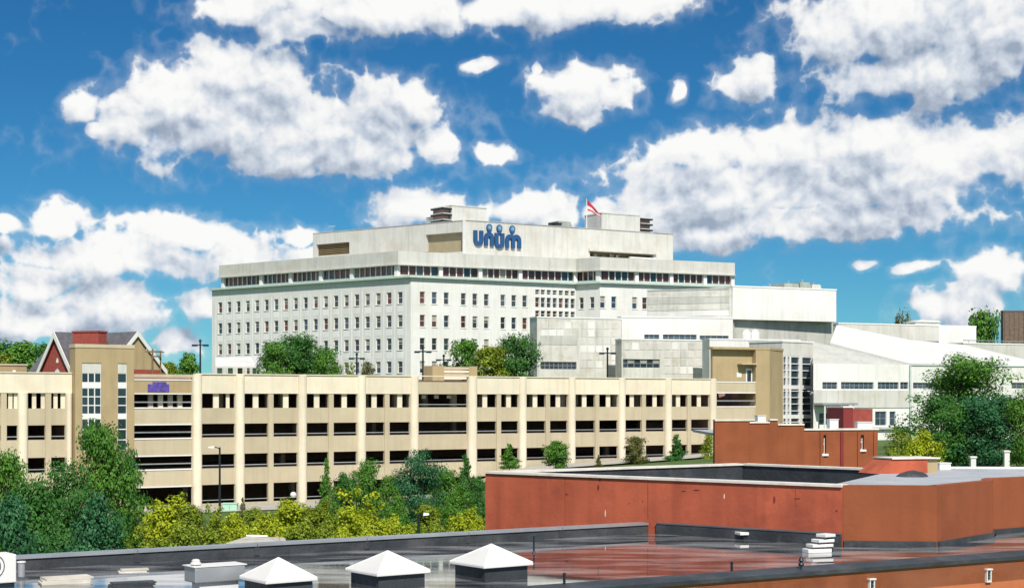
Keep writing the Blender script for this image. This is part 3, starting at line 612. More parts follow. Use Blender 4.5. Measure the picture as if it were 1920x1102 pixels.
# garage section left of the tower
gl = thing('garage_west_wing', (*GF.pt(U(60), 0, 0).xy, 0), 'short cream garage wing left of the stair tower', 'garage')
uA, uB = U(-170), L_ - .02
def glb(name, u0, u1, z0, z1, n0, n1, mat): m = MB(); fbox(m, GF, u0, u1, z0, z1, n0, n1); return m.build(name, mat, gl)
glb('parapet_panel', uA, uB, 12.7, 14.62, -.42, 0, 'cream'); glb('roof_coping', uA, uB, 14.622, 14.72, -.6, .1, 'cream')
def column_g(px, w):
    u = U(px); m = MB(); prof = [GF.pt(u - w/2, -.4, 0)] + [GF.pt(u - w/2 * math.cos(a), -.05 + .45 * math.sin(a), 0) for a in [math.pi * k / 8 for k in range(9)]] + [GF.pt(u + w/2, -.4, 0)]
    m.prism([(p.x, p.y) for p in prof], BASE, 12.698); m.build('column', 'cream', gl)
for px in (-130, -45, 43, 129): column_g(px, .95 if px != 129 else .6)
prs = [(-122, -90), (-84, -54), (-36, 3), (12, 35), (51, 88), (94, 124)]
for a, b in prs:
    for k in range(3): glb('spandrel_panel', U(a), U(b), ROWS[k + 1][1], ROWS[k][0], -.42, -.14, 'beige')
    glb('spandrel_panel', U(a), U(b), BASE, ROWS[3][0], -.42, -.14, 'beige')
    w_ = U(b) - U(a)
    for fr in (.4, .85): glb('fin', U(a) + w_ * fr - .2, U(a) + w_ * fr + .2, ROWS[0][0], ROWS[0][1], -.41, -.3, 'cream')
    for r in ROWS[1:]: glb('rail', U(a), U(b), r[0] + .3, r[0] + .4, -.3, -.24, 'galvanised')
for px in (-87, 7.5, 91): glb('pier', U(px) - .28, U(px) + .28, BASE, 12.698, -.42, -.05, 'beige')
for z in (10.95, 7.9, 4.7, 13.9): glb('deck', uA, uB, z, z + .25, -16, -.43, 'interior_grey')
glb('end_wall', uA - .3, uA, BASE, 14.5, -16, -.43, 'dark_interior'); glb('end_wall', uB, uB + .2, BASE, 14.5, -16, -.5, 'dark_interior')
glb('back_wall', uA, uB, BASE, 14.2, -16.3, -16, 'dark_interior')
d = 172; t = thing('stair_penthouse', (*PX(20, d), 14.2), 'small beige stair penthouse on the garage roof at the left edge', 'penthouse')
F = Frame(PX(-20, d - 3), PX(50, d)); m = MB(); fbox(m, F, 0, F.len, 14.2, F.zat(30, 685), -3, 0); m.build('wall', 'tan', t); m = MB(); fbox(m, F, -.1, F.len + .1, F.zat(30, 685) + .002, F.zat(30, 685) + .18, -3.1, .1); m.build('roof_cap', 'beige', t)
u = F.uat(26); MB().lathe([(.05, F.zat(26, 699)), (.16, F.zat(26, 698)), (.2, F.zat(26, 696)), (.12, F.zat(26, 694))], 10, tuple(F.pt(u, .1, 0).xy)).build('wall_lamp', 'lamp_glass', t)
# small structure on the garage roof in the middle
d = 196; t = thing('roof_plant_screen', (*PX(852, d), 14.2), 'low beige plant screen on the garage roof above the open bay', 'screen')
F = Frame(PX(811, d), PX(895, d + 4)); za, zb2 = F.zat(850, 712), F.zat(850, 686)
m = MB(); fbox(m, F, 0, F.uat(833), 13.9, zb2, -2, 0); m.build('solid_panel', 'tan', t); m = MB(); fbox(m, F, F.uat(880), F.len, 13.9, zb2, -2, 0); m.build('solid_panel', 'tan', t)
for k in range(4): z = 14.6 + k * (zb2 - 14.6) / 4; m = MB(); fbox(m, F, F.uat(833), F.uat(880), z, z + .27, -.3, -.1); m.build('slat', 'beige' if k % 2 else 'cream', t)
m = MB(); fbox(m, F, F.uat(833), F.uat(880), 13.9, zb2 - .05, -2, -1.7); m.build('back_panel', 'dark_interior', t)
for k in range(4):       # ceiling lamps in the open bay
    u = U(777) + (U(886) - U(777)) * (.14 + .22 * k); q_ = GF.pt(u, -2.6, 12.55); t = thing('ceiling_lamp', q_, ['leftmost', 'second', 'third', 'rightmost'][k] + ' pale square lamp in the top open bay of the garage', 'lamp', 'lamps in the open bay')
    m = MB(); fbox(m, GF, u - .28, u + .28, 12.2, 12.6, -2.7, -2.6); m.build('housing', 'white_paint', t); m = MB(); fbox(m, GF, u - .03, u + .03, 12.6, 13.9, -2.68, -2.62); m.build('hanger', 'dark_metal', t)

# tan tower on the right end
gt = thing('garage_east_tower', (*PX(1400, 205), 3), 'plain tan tower block at the right end of the garage', 'tower')
F1 = Frame(PX(1336, 203.2), PX(1443, 207)); F2 = Frame(PX(1443, 207), PX(1468, 212)); zt = F1.zat(1390, 655); zl = F1.zat(1380, 716); ur = F1.uat(1417)
m = MB(); fbox(m, F1, ur + .002, F1.len, 2, zt, -4, 0); m.build('tower_wall', 'tan', gt)
dr = (F1.uat(1397), F1.uat(1410), F1.zat(1400, 714), F1.zat(1400, 690)); Ft = F1.off(-.8)
m = MB(); fbox(m, Ft, Ft.uat(1336), ur + .3, zl - .3, zt, -.5, 0); m.build('terrace_wall', 'tan', gt)
m = MB(); fbox(m, F2, 0.003, F2.len, 2, zt, -3, 0); m.build('return_wall', 'tan', gt)
m = MB(); m.prism(t2([F1.pt(.0, .04, 0), F1.pt(F1.len + .03, .04, 0), F2.pt(F2.len + .1, .1, 0), F2.pt(F2.len, -1.4, 0), F1.pt(.0, -1.4, 0)]), zt + .002, zt + .3); m.build('roof_cap', 'tan', gt)
for y0, y1 in [(717, 735), (763, 786), (800, 820)]:
    za, zb2 = F1.zat(1380, y1), F1.zat(1380, y0); m = MB(); fbox(m, F1, .3, ur, za, zb2, -.3, -.02); m.build('spandrel_panel', 'beige', gt)
    m = MB(); fbox(m, F1, .3, ur, zb2 + .002, zb2 + .14, -.34, .03); m.build('sill_band', 'white_paint', gt); m = MB(); fbox(m, F1, .3, ur, za - .14, za - .002, -.34, .03); m.build('head_band', 'white_paint', gt)
m = MB(); fbox(m, F1, .3, ur, F1.zat(1380, 752), F1.zat(1380, 750), -.2, -.12); m.build('rail', 'galvanised', gt)
m = MB(); fbox(m, F1, F1.len * .98, F1.len, 2, zl, -12, -4.1); m.build('inner_side_wall', 'dark_interior', gt); m = MB(); fbox(m, F1, -6, F1.len, 2, zl - .3, -9, -8.8); m.build('back_wall', 'dark_interior', gt)
for y in (736, 787): m = MB(); fbox(m, F1, .3, ur, F1.zat(1380, y), F1.zat(1380, y) + .2, -8.7, -.35); m.build('deck', 'interior_grey', gt)
u0, u1 = Ft.uat(1398), Ft.uat(1410); z0 = zl; z1 = Ft.zat(1400, 690)
m = MB(); fbox(m, Ft, u0, u1, z0, z1, .002, .06); dd = m.build('door', 'white_paint', gt); m = MB(); fbox(m, Ft, u0 + .2, u1 - .2, z0 + .1, z1 - .3, .062, .075); pn = m.build('pane', 'glass', gt); pn.parent = dd; pn.location = (0, 0, 0)
m = MB(); fbox(m, Ft, Ft.uat(1382), u1 + .1, z1 + .45, z1 + .6, 0.002, 1.1); m.build('door_canopy', 'beige', gt)
m = MB(); fbox(m, Ft, Ft.uat(1381), Ft.uat(1390), Ft.zat(1385, 707), Ft.zat(1385, 698), .002, .05); m.build('notice', 'white_paint', gt)

# ------------------------------------------------------------------ white office building
W0, C0, P2, P3, P4 = (-60., 320.), (-18.1, 286.), (12.1, 303.5), (16.5, 300.), (43.8, 313.)
off = thing('white_office_building', (-10, 310, 12), 'large white office building with rows of windows and setback top floors', 'building')
MAINZ = 33.9; BZ = 11.0
FL, FC, FK, FW = Frame(W0, C0), Frame(C0, P2), Frame(P2, P3), Frame(P3, P4)
ROWZ = [30.4, 26.25, 22.1, 17.95]
def facade(F, cols, rows, w, h, u0, u1, zt=MAINZ, extra=(), panel=True):
    hs_ = [(u - w / 2, u + w / 2, z - h / 2, z + h / 2) for u in cols for z in rows]
    holes_wall(F, u0, u1, BZ, zt, hs_ + list(extra), .35).build('wall', 'white_wall', off)
    for z in rows:
        for u in cols:
            r = random.random(); window(off, F, u, z, w, h, .2, True, random.choice(['glass', 'glass', 'blue_glass', 'red_glass']), 0 if r < .68 else random.choice([.33, .5, .5, .66]))
            if panel and z > 20: piece('spandrel_panel', off, ('sp', q2(w)), boxb(w + .3, .025, 1.15), 'white_panel', F.pt(u, .022, z - h / 2 - .95), F.ang)
ul = [FL.uat(380 + (x) / 3.0615) for x in (100, 1133)]
cl = [ul[0] + (ul[1] - ul[0]) * i / 18 for i in range(19)]
facade(FL, cl, ROWZ, 1.15, 2.1, 0, FL.len)
for i in range(20):
    u = cl[0] - 1.35 + (cl[1] - cl[0]) * i; m = MB()
    if 0 < u < FL.len: fbox(m, FL, u - .10, u + .10, BZ, 31.9, 0, .03); m.build('pilaster', 'white_panel', off)
cc_ = [FC.uat(x) for x in (792, 814.5, 837, 869, 890.5, 912, 943, 963.5, 984)]
lat = []
lx = [860 + x / 3.061 for x in (452, 484, 518, 552, 587, 621, 655)]
lrow = [(544, 553), (558.5, 577), (583, 595)]
for x in lx:
    u = FC.uat(x)
    for y0, y1 in lrow: lat.append((u - .46, u + .46, FC.zat(1040, y1), FC.zat(1040, y0)))
facade(FC, cc_, ROWZ, 1.0, 2.15, 0, FC.len, extra=lat, panel=False)
for a, b, c, e in lat: window(off, FC, (a + b) / 2, (c + e) / 2, b - a, e - c, .25, False, random.choice(['glass', 'glass', 'blue_glass', 'red_glass']), 0, ft=.06)
kk = [FK.uat(x) for x in (1090, 1110)]
holes_wall(FK, 0, FK.len, BZ, MAINZ, [(u - .5, u + .5, 29.3, 31.4) for u in kk]).build('wall', 'white_wall', off)
cw = [FW.uat(x) for x in (1130, 1151, 1190, 1209, 1240, 1262)]
facade(FW, cw, ROWZ[:2], 1.05, 2.2, 0, FW.len, panel=False)
for u in kk: window(off, FK, u, 30.35, 1.0, 2.1, .2, True, 'glass', 0)
BACK = [(40., 352.), (-42., 356.)]
for a, b in [(P4, BACK[0]), (BACK[0], BACK[1]), (BACK[1], W0)]: m = MB(); F = Frame(a, b); fbox(m, F, 0, F.len, BZ, MAINZ, -.3, 0) if False else m.prism([a, b, ((a[0] + b[0]) / 2 * .98, (a[1] + b[1]) / 2 * .998)], BZ, MAINZ); m.build('rear_wall', 'white_wall', off)
pl = [W0, C0, P2, P3, P4]
MB().prism(t2(offset_poly(pl, .7)) + BACK, MAINZ, MAINZ + .35).build('roof_ledge', 'teal_trim', off)
MB().prism(t2(offset_poly(pl, -.6)) + [(39, 350), (-41, 354)], BZ + .2, BZ + .4).build('floor', 'interior_grey', off)
# ribbon-window floor, set back on the ledge
RIB0, RIB1, PARA = MAINZ + .75, 36.45, 38.85
pld = [W0, PX(746, 287.6), P2, P3, P4]
pr = offset_poly(pld, -1.0); pr[0] = pr[0] + (pr[1] - pr[0]).normalized() * 2.2
pp = offset_poly(pld, -.35); pp[0] = pp[0] + (pp[1] - pp[0]).normalized() * 1.7
COLPX = [[423, 492, 547, 604, 662, 746], [746, 825, 899, 974, 1080], [1080, 1122], [1122, 1192, 1257, 1320, 1384]]
for i in range(4):
    F = Frame(pr[i], pr[i + 1]); Fp = Frame(pp[i], pp[i + 1])
    m = MB(); fbox(m, F, 0, F.len, MAINZ + .352, RIB0, -.4, .05); m.build('ribbon_sill', 'teal_trim', off)
    m = MB(); fbox(m, F, .02, F.len - .02, RIB0, RIB1, -5.2, -5.0); m.build('inner_wall', 'dark_interior', off)
    xs_ = COLPX[i]
    for j, x in enumerate(xs_):
        if j == 0 and i: continue
        u = F.len - .35 if j == len(xs_) - 1 else .35 if j == 0 else min(max(F.uat(x), .35), F.len - .35); piece('pier', off, ('pier',), boxb(.75, .8, RIB1 - RIB0 + .36), 'white_wall', F.pt(u, .5, (RIB0 + RIB1) / 2 - .18), F.ang)
    for a, b in zip(xs_, xs_[1:]):
        u0, u1 = (0 if a == xs_[0] else max(F.uat(a), 0)) + .4, (F.len if b == xs_[-1] else min(F.uat(b), F.len)) - .4; k = max(3, int(round((u1 - u0) / 1.35))); wd = (u1 - u0) / k; wq = q2(wd)
        for j in range(k):
            u = u0 + wd * (j + .5); piece('ribbon_pane', off, ('rp', wq), boxb(wq - .22, .05, RIB1 - RIB0 - .02), random.choice(['red_glass', 'red_glass', 'glass', 'blind' if random.random() < .2 else 'red_glass']), F.pt(u, -.1, (RIB0 + RIB1) / 2), F.ang)
            if j: piece('mullion', off, ('mu',), boxb(.17, .3, RIB1 - RIB0 - .01), 'mullion', F.pt(u0 + wd * j, .08, (RIB0 + RIB1) / 2), F.ang)
MB().prism(t2(pp) + [(39.2, 350.5), (-40, 354)], RIB1, PARA).build('parapet', 'grey_white', off)
MB().prism(t2([offset_poly(pld, .1)[0] + Vector((1.6, -1.3))] + offset_poly(pld, .1)[1:]) + [(39.6, 351), (-40.5, 354.5)], RIB1 - .16, RIB1 - .002).build('eave_slab', 'grey_concrete', off)
for F, lst in [(Frame(pp[0], pp[1]), (470, 530, 600, 660)), (Frame(pp[1], pp[2]), (800, 880, 960, 1030)), (Frame(pp[3], pp[4]), (1180, 1250, 1320))]:
    for x in lst: u = F.uat(x); m = MB(); fbox(m, F, u - .04, u + .04, RIB1 + .1, PARA - .1, 0, .012); m.build('joint_cover', 'grey_concrete', off)
# penthouse
K_, L0, R0 = (-8.7, 300.), (-40.3, 324.), (32.7, 325.)
PTOP = 45.8; FPL, FPR = Frame(L0, K_), Frame(K_, R0)
holL = [(FPL.uat(593), FPL.uat(655), FPL.zat(624, 478), FPL.zat(624, 456)), (FPL.uat(798), FPL.uat(867), FPL.zat(832, 474), FPL.zat(832, 437.5))]
holes_wall(FPL, 0, FPL.len, PARA - .5, PTOP, holL, .9).build('penthouse_wall', 'grey_white', off)
for (a, b, c, e), mt in zip(holL, ('brown_louvre', 'tan_recess')):
    m = MB(); fbox(m, FPL, a - .1, b + .1, c - .1, e + .1, -1.1, -.905); m.build('recess_back', mt, off)
    k = 7
    if mt == 'brown_louvre':
        for j in range(k): z = c + (e - c) * (j + .5) / k; m = MB(); fbox(m, FPL, a + .02, b - .02, z - .06, z + .06, -.9, -.6); m.build('louvre', mt, off)
    else: m = MB(); fbox(m, FPL, a - 1.5, a + 1.5, c - .05, c + .45, -.9, .1); m.build('ledge', 'tan_recess', off)
holR = [(FPR.uat(1106), FPR.uat(1226), FPR.zat(1165, 484), FPR.zat(1165, 474))]
holes_wall(FPR, 0, FPR.len, PARA - .5, PTOP, holR, 1.6).build('penthouse_wall', 'grey_white', off)
a, b, c, e = holR[0]
m = MB(); fbox(m, FPR, a - .1, b + .1, c - .1, e + .1, -1.9, -1.605); m.build('recess_back', 'brown_louvre', off)
m = MB(); fbox(m, FPR, a - .4, b + .4, e + .02, e + .5, -.1, .5); m.build('slot_canopy', 'grey_white', off)
m = MB(); fbox(m, FPR, b - 6, b + .2, c + .12, c + .35, -.3, .3); m.build('slot_rail', 'white_panel', off)
for k in range(14): u = a + (b - a) * random.random(); m = MB(); hh = random.uniform(.25, .8); fbox(m, FPR, u, u + random.uniform(.3, .9), c, c + hh * (e - c), -1.4, -1.0); m.build('stored_box', random.choice(['scrap', 'tan', 'brown_louvre']), off)
m = MB(); fbox(m, FPL, FPL.len - .62, FPL.len + .0, PARA - .5, PTOP + .02, 0.002, .07); m.build('corner_strip', 'white_panel', off)
MB().prism([L0, K_, R0, (8, 352)], PTOP - .3, PTOP - .05).build('penthouse_roof', 'grey_membrane', off)
for a, b in [(R0, (8., 352.)), ((8., 352.), L0)]: MB().prism([a, b, ((a[0] + b[0]) / 2 * .99, (a[1] + b[1]) / 2 * .998)], PARA, PTOP - .01).build('rear_wall', 'grey_white', off)
# rooftop boxes with blades
def roof_box(x0, x1, y0, d0, d1, blades, label, zbot=PTOP - .06):
    F = Frame(PX(x0, d0), PX(x1, d1)); t = thing('roof_plant_box', F.pt(F.len / 2, 0, zbot), label, 'plant room', 'plant rooms on the office roof'); zt = F.zat((x0 + x1) / 2, y0)
    m = MB(); fbox(m, F, 0, F.len, zbot, zt, -6, 0); m.build('box_wall', 'grey_white', t); m = MB(); fbox(m, F, -.08, F.len + .08, zt + .002, zt + .2, -6.05, .08); m.build('cap', 'grey_concrete', t)
    x2, x3 = blades; ua, ub = F.uat(x2), F.uat(x3); n = 3
    for k in range(n):
        z = zbot + (zt - zbot) * (.22 + .3 * k); m = MB(); fbox(m, F, ua, ub, z, z + .28, -4, .25); m.build('blade', 'dark_metal', t); m = MB(); fbox(m, F, ua, ub, z + .282, z + .42, -4.1, .3); m.build('blade_cap', 'grey_white', t)
    m = MB(); um = (ua + ub) / 2; fbox(m, F, min(ua, ub) + .25, max(ua, ub) - .25, zbot, zt - .3, -3.5, -.5); m.build('blade_core', 'dark_interior', t)
roof_box(847, 912, 389, 311, 316, (829, 846.3), 'white roof plant box with dark blades on its left, above the logo')
roof_box(1128, 1200, 403, 321, 326, (1200.7, 1223), 'white roof plant box with three dark blades on its right')
F = Frame(PX(813, 313), PX(829, 314)); t = thing('roof_step_box', F.pt(0, 0, PTOP - .06), 'small grey box left of the bladed roof plant box', 'box'); m = MB(); fbox(m, F, 0, F.len, PTOP - .06, F.zat(820, 407), -3, 0); m.build('case', 'grey_white', t); m = MB(); fbox(m, F, -.05, F.len + .05, F.zat(820, 407) + .002, F.zat(820, 407) + .12, -3.05, .05); m.build('cap', 'grey_concrete', t)
F = Frame(PX(1024, 322), PX(1078, 326)); t = thing('rooftop_unit', F.pt(0, 0, PTOP - .06), 'low grey green mechanical unit on the roof right of the logo', 'roof unit')
zt = F.zat(1060, 415); m = MB(); b0 = F.uat(1048); m.hexa([F.pt(b0, 0, PTOP - .06), F.pt(F.len, 0, PTOP - .06), F.pt(F.len, -4, PTOP - .06), F.pt(b0, -4, PTOP - .06)], [F.pt(b0, -.2, zt), F.pt(F.len - 1, -.2, zt), F.pt(F.len - 1, -3.8, zt), F.pt(b0, -3.8, zt)]); m.build('hood', 'mech_green', t)
m = MB(); fbox(m, F, 0, b0 - .01, PTOP - .06, PTOP + .75, -3, 0); m.build('fan_deck', 'grey_concrete', t); m = MB(); fbox(m, F, b0 - 1.2, b0 + .6, zt - .75, zt - .4, -2, .15); m.build('fan_slot', 'dark_metal', t)
t = thing('roof_antenna', P(624, 436, 326), 'thin roof antenna at the left end of the penthouse', 'antenna'); p = P(624, 437, 326); MB().tube([p - Vector((0, 0, .8)), p + Vector((0, 0, 1.6))], .06, 6).build('mast', 'galvanised', t); MB().tube([p + Vector((-.9, 0, 1.3)), p + Vector((.5, 0, 1.4))], .06, 6).build('crossbar', 'galvanised', t)
# flagpole and flag
d = 318; p = P(1100, 428, d); t = thing('flagpole', p, 'slim white flagpole on the office roof', 'flagpole'); MB().tube([p - Vector((0, 0, 1.2)), P(1100, 373.5, d)], .10, 8, .06).build('pole', 'white_paint', t)
pt_ = P(1100, 373.5, d); MB().lathe([(.03, pt_.z - .05), (.13, pt_.z + .05), (.13, pt_.z + .15), (.03, pt_.z + .25)], 10, (pt_.x, pt_.y)).build('finial', 'galvanised', t)
def flag_mat():
    m = bpy.data.materials.new('flag_cloth'); m.use_nodes = True; t_ = m.node_tree; n = t_.nodes; l = t_.links
    tc = n.new('ShaderNodeAttribute'); tc.attribute_name = 'fv'; cr = n.new('ShaderNodeValToRGB'); cr.color_ramp.interpolation = 'CONSTANT'; l.new(tc.outputs['Fac'], cr.inputs[0])
    e = cr.color_ramp.elements; e[0].color = (.42, .02, .05, 1); e[1].position = .52; e[1].color = (.75, .70, .70, 1)
    for ps, c_ in [(.80, (.55, .04, .06, 1))]: x = e.new(ps); x.color = c_
    l.new(cr.outputs[0], n['Principled BSDF'].inputs['Base Color']); n['Principled BSDF'].inputs['Roughness'].default_value = .8; MATS['flag_cloth'] = m
flag_mat(); m = MB(); nu, nv = 14, 10; fvv = []
a0, a1, tip0, tip1 = P(1101, 374.5, d), P(1102, 395, d), P(1127, 404, d + 1.5), P(1126, 406, d + 1.5)
for i in range(nu + 1):
    for j in range(nv + 1):
        s_, v_ = i / nu, j / nv; q_ = (a0 * (1 - v_) + a1 * v_) * (1 - s_) + (tip0 * (1 - v_) + tip1 * v_) * s_; q_ = q_ + Vector((0, .25 * math.sin(s_ * 9 + v_ * 2), .12 * math.sin(s_ * 6) * (1 - s_))); m.v.append(tuple(q_)); fvv.append(v_)
m.f = [(i * (nv + 1) + j, (i + 1) * (nv + 1) + j, (i + 1) * (nv + 1) + j + 1, i * (nv + 1) + j + 1) for i in range(nu) for j in range(nv)]
fo = m.build('flag', 'flag_cloth', None, 'drooping red and white flag flying from the roof pole', 'flag')
at = fo.data.attributes.new('fv', 'FLOAT', 'POINT'); at.data.foreach_set('value', fvv)
sm = fo.modifiers.new('thick', 'SOLIDIFY'); sm.thickness = .03
# logo sign: letters and heads standing off the wall
sign = thing('logo_sign', FPR.pt(FPR.uat(930), .2, FPR.zat(930, 465)), 'large blue unum lettering with round heads on the penthouse wall', 'sign')
def ribbon(path, wd, dep, n0=.12):
    pts = [Vector(p) for p in path]; Lf, Rt = [], []
    for i, p in enumerate(pts):
        dv = (pts[min(i + 1, len(pts) - 1)] - pts[max(i - 1, 0)]).normalized(); nn = Vector((-dv.y, dv.x)); Lf.append(p + nn * wd / 2); Rt.append(p - nn * wd / 2)
    mb = MB(); k = len(pts)
    for n_ in (n0 + dep, n0):
        for q_ in Lf + Rt: mb.v.append(tuple(FPR.pt(q_.x, n_, q_.y)))
    for i in range(k - 1): mb.f += [(i, i + 1, k + i + 1, k + i), (2*k + i, 3*k + i, 3*k + i + 1, 2*k + i + 1), (i, 2*k + i, 2*k + i + 1, i + 1), (k + i, k + i + 1, 3*k + i + 1, 3*k + i)]
    mb.f += [(0, k, 3*k, 2*k), (k - 1, 3*k - 1, 4*k - 1, 2*k - 1)]
    return mb
zB, zT = FPR.zat(930, 464), FPR.zat(930, 433.5)
def su(x): return FPR.uat(860 + x / 3.061)
def zz(y): return FPR.zat(930, 360 + y / 3.061)
SW = .80
def ushape(x0, x1, ytop, ybot):       # open at the top
    a, b = su(x0), su(x1); r = (b - a) / 2; zc_ = zz(ybot) + r * 1.0
    return [(a, zz(ytop))] + [(a + r - r * math.cos(t_), zc_ - r * math.sin(t_)) for t_ in [math.pi * k / 10 for k in range(11)]] + [(b, zz(ytop))]
def nshape(x0, x1, ytop, ybot):
    a, b = su(x0), su(x1); r = (b - a) / 2; zc_ = zz(ytop) - r * 1.0
    return [(a, zz(ybot))] + [(a + r - r * math.cos(t_), zc_ + r * math.sin(t_)) for t_ in [math.pi * k / 10 for k in range(11)]] + [(b, zz(ybot))]
for path, lab in [(ushape(92, 126, 228, 302), 'letter u'), (nshape(153, 187, 246, 312), 'letter n'), (ushape(213, 247, 236, 312), 'letter u')]:
    ribbon(path, SW, .3).build('letter', 'logo_blue', sign)
lm = ribbon(nshape(274, 308, 250, 318), SW * .95, .3); l2 = ribbon(nshape(308, 343, 250, 318), SW * .95, .33); lm.add(l2.v, l2.f); lm.build('letter', 'logo_blue', sign)
for x in (172, 230, 304):
    u, z = su(x), zz(207); h = None
    for r_, n0, n1, mt, nm in [(.62, .12, .36, 'head_blue', 'head'), (.36, .362, .42, 'head_pale', 'head_face')]:
        mb = MB(); k = 18; mb.v = [tuple(FPR.pt(u + r_ * 1.0 * math.cos(2 * math.pi * i / k), n_, z + r_ * 1.08 * math.sin(2 * math.pi * i / k))) for n_ in (n0, n1) for i in range(k)]
        mb.f = [tuple(range(k)), tuple(range(2 * k - 1, k - 1, -1))] + [(i, k + i, k + (i + 1) % k, (i + 1) % k) for i in range(k)]
        o = mb.build(nm, mt, sign)
        if h: o.parent = h; o.location = (0, 0, 0)
        h = h or o
    m = MB(); s_ = -1 if x < 300 else 1; fbox(m, FPR, u - .2, u + .2, zz(240), z - .55, .12, .34); m.build('neck', 'logo_blue', sign)

# ------------------------------------------------------------------ white podium blocks
def block(name, label, x0, d0, x1, d1, top, zbase, depth, mat, holes=(), cap='white_panel', capo=.08):
    F = Frame(PX(x0, d0), PX(x1, d1)); t = thing(name, F.pt(F.len / 2, 0, zbase), label, 'building'); zt = F.zat((x0 + x1) / 2, top)
    hs_ = [(F.uat(a), F.uat(b), F.zat((a + b) / 2, y1), F.zat((a + b) / 2, y0)) for a, b, y0, y1 in holes]
    holes_wall(F, 0, F.len, zbase, zt, hs_, .3).build('front_wall', mat, t)
    m = MB(); fbox(m, F, 0, .25, zbase, zt, -depth, -.003); m.build('side_wall', mat, t); m = MB(); fbox(m, F, F.len - .25, F.len, zbase, zt, -depth, -.003); m.build('side_wall', mat, t)
    m = MB(); fbox(m, F, .25, F.len - .25, zbase, zt, -depth, -depth + .25); m.build('rear_wall', mat, t)
    m = MB(); fbox(m, F, -capo, F.len + capo, zt + .002, zt + .22, -depth - capo, capo); m.build('roof_cap', cap, t)
    return F, t, zt, hs_
def ribbon_win(t, F, h, k, glass='glass', louvre=False):
    a, b, c, e = h; wd = (b - a) / k
    for j in range(k):
        u = a + wd * (j + .5); fr = window(t, F, u, (c + e) / 2, wd - .02, e - c, .2, False, glass, .5 if louvre and j % 2 else 0, ft=.04, fm='galvanised')
podA, tA, zA, hA = block('concrete_podium', 'grey white concrete podium with blank panels and one dark ribbon window', 1007, 252, 1165, 257, 597, 11, 3.2, 'stained_concrete', [(1014, 1081, 678, 692)])
ribbon_win(tA, podA, hA[0], 8)
m = MB(); fbox(m, podA, podA.uat(1013), podA.uat(1082), podA.zat(1047, 646), podA.zat(1047, 629), .0, .05); m.build('grey_panel', 'grey_concrete', tA)
random.seed(3)
for r_ in range(6):
    for x in np.arange(1014, 1160, 14.6):
        y = 603 + r_ * 14.6
        if y > 690 or (1006 < x < 1076 and 618 < y < 648) or (x < 1084 and y > 660): continue
        piece('relief_panel', tA, ('rel',), boxb(1.1, .04, 1.1), random.choice(['stained_concrete', 'grey_white', 'grey_white', 'white_wall']), podA.pt(podA.uat(x + 7), .04, podA.zat(x + 7, y + 7)), podA.ang)
podB, tB, zB_, hB = block('white_upper_block', 'plain white block with a thin ribbon of windows above the podium', 1165.5, 257.5, 1374, 260.5, 596, 12, 3, 'white_wall', [(1208, 1236, 627, 637), (1243, 1306, 627, 637), (1312, 1366, 629, 637)])
for h, k in zip(hB, (3, 6, 5)): ribbon_win(tB, podB, h, k, 'blue_glass')
podC, tC, zC, hC = block('patterned_podium', 'front concrete podium with patterned panels and louvred window', 1165.5, 250, 1330, 255, 638, 11, 2.5, 'stained_concrete', [(1165.9, 1237, 673, 689)])
ribbon_win(tC, podC, hC[0], 6, 'glass', True)
for r_ in range(4):
    for j, x in enumerate(np.arange(1170, 1326, 15.0)):
        y = 643 + r_ * 15
        if x < 1242 and y > 655: continue
        piece('relief_panel', tC, ('rel2',), boxb(1.08, .05, 1.08), random.choice(['stained_concrete', 'grey_concrete', 'grey_white', 'white_wall', 'grey_white']), podC.pt(podC.uat(x + 6), .05, podC.zat(x + 6, y + 6)), podC.ang)
blkS, tS, zS, _ = block('stained_tower_block', 'grey white block with stained horizontal bands before the office building', 1214, 268, 1371, 262.5, 544, 12, 6, 'grey_white', cap='grey_concrete')
for k in range(4):
    z = ZA(552 + k * 12, 265); m = MB(); fbox(m, blkS, .05, blkS.len - .4, z - .45, z + .45, 0, .05); m.build('band_panel', ['stained_concrete', 'grey_concrete', 'stained_concrete', 'white_wall'][k], tS)
m = MB(); fbox(m, blkS, blkS.uat(1192) if False else blkS.uat(1250), blkS.uat(1266), ZA(594, 265), ZA(586, 265), 0, .08); m.build('white_patch', 'white_panel', tS)
m = MB(); fbox(m, blkS, blkS.len - .38, blkS.len + .1, 12, zS, .0, .12); m.build('corner_post', 'stained_concrete', tS)
blkD, tD, zD, _ = block('white_overhang_block', 'blank white block overhanging a dark shadow line', 1373.5, 263, 1568, 272, 541, 25.3, 9, 'white_wall')
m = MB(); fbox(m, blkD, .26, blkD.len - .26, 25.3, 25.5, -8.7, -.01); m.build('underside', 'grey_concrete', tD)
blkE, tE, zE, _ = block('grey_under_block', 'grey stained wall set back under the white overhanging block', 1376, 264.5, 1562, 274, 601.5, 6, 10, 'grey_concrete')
m = MB(); F = blkE
for x in (1400, 1416): mm = MB(); u = F.uat(x); mm.lathe([(.9, F.zat(x, 640)), (.85, F.zat(x, 626)), (.6, F.zat(x, 620)), (.2, F.zat(x, 618))], 14, tuple(F.pt(u, -.2, 0).xy)); mm.build('blank_niche', 'white_panel', tE)
mech = thing('rooftop_plant', P(1485, 543, 270), 'grey green plant units along the white block roof', 'roof unit'); F = Frame(PX(1430, 270), PX(1542, 276))
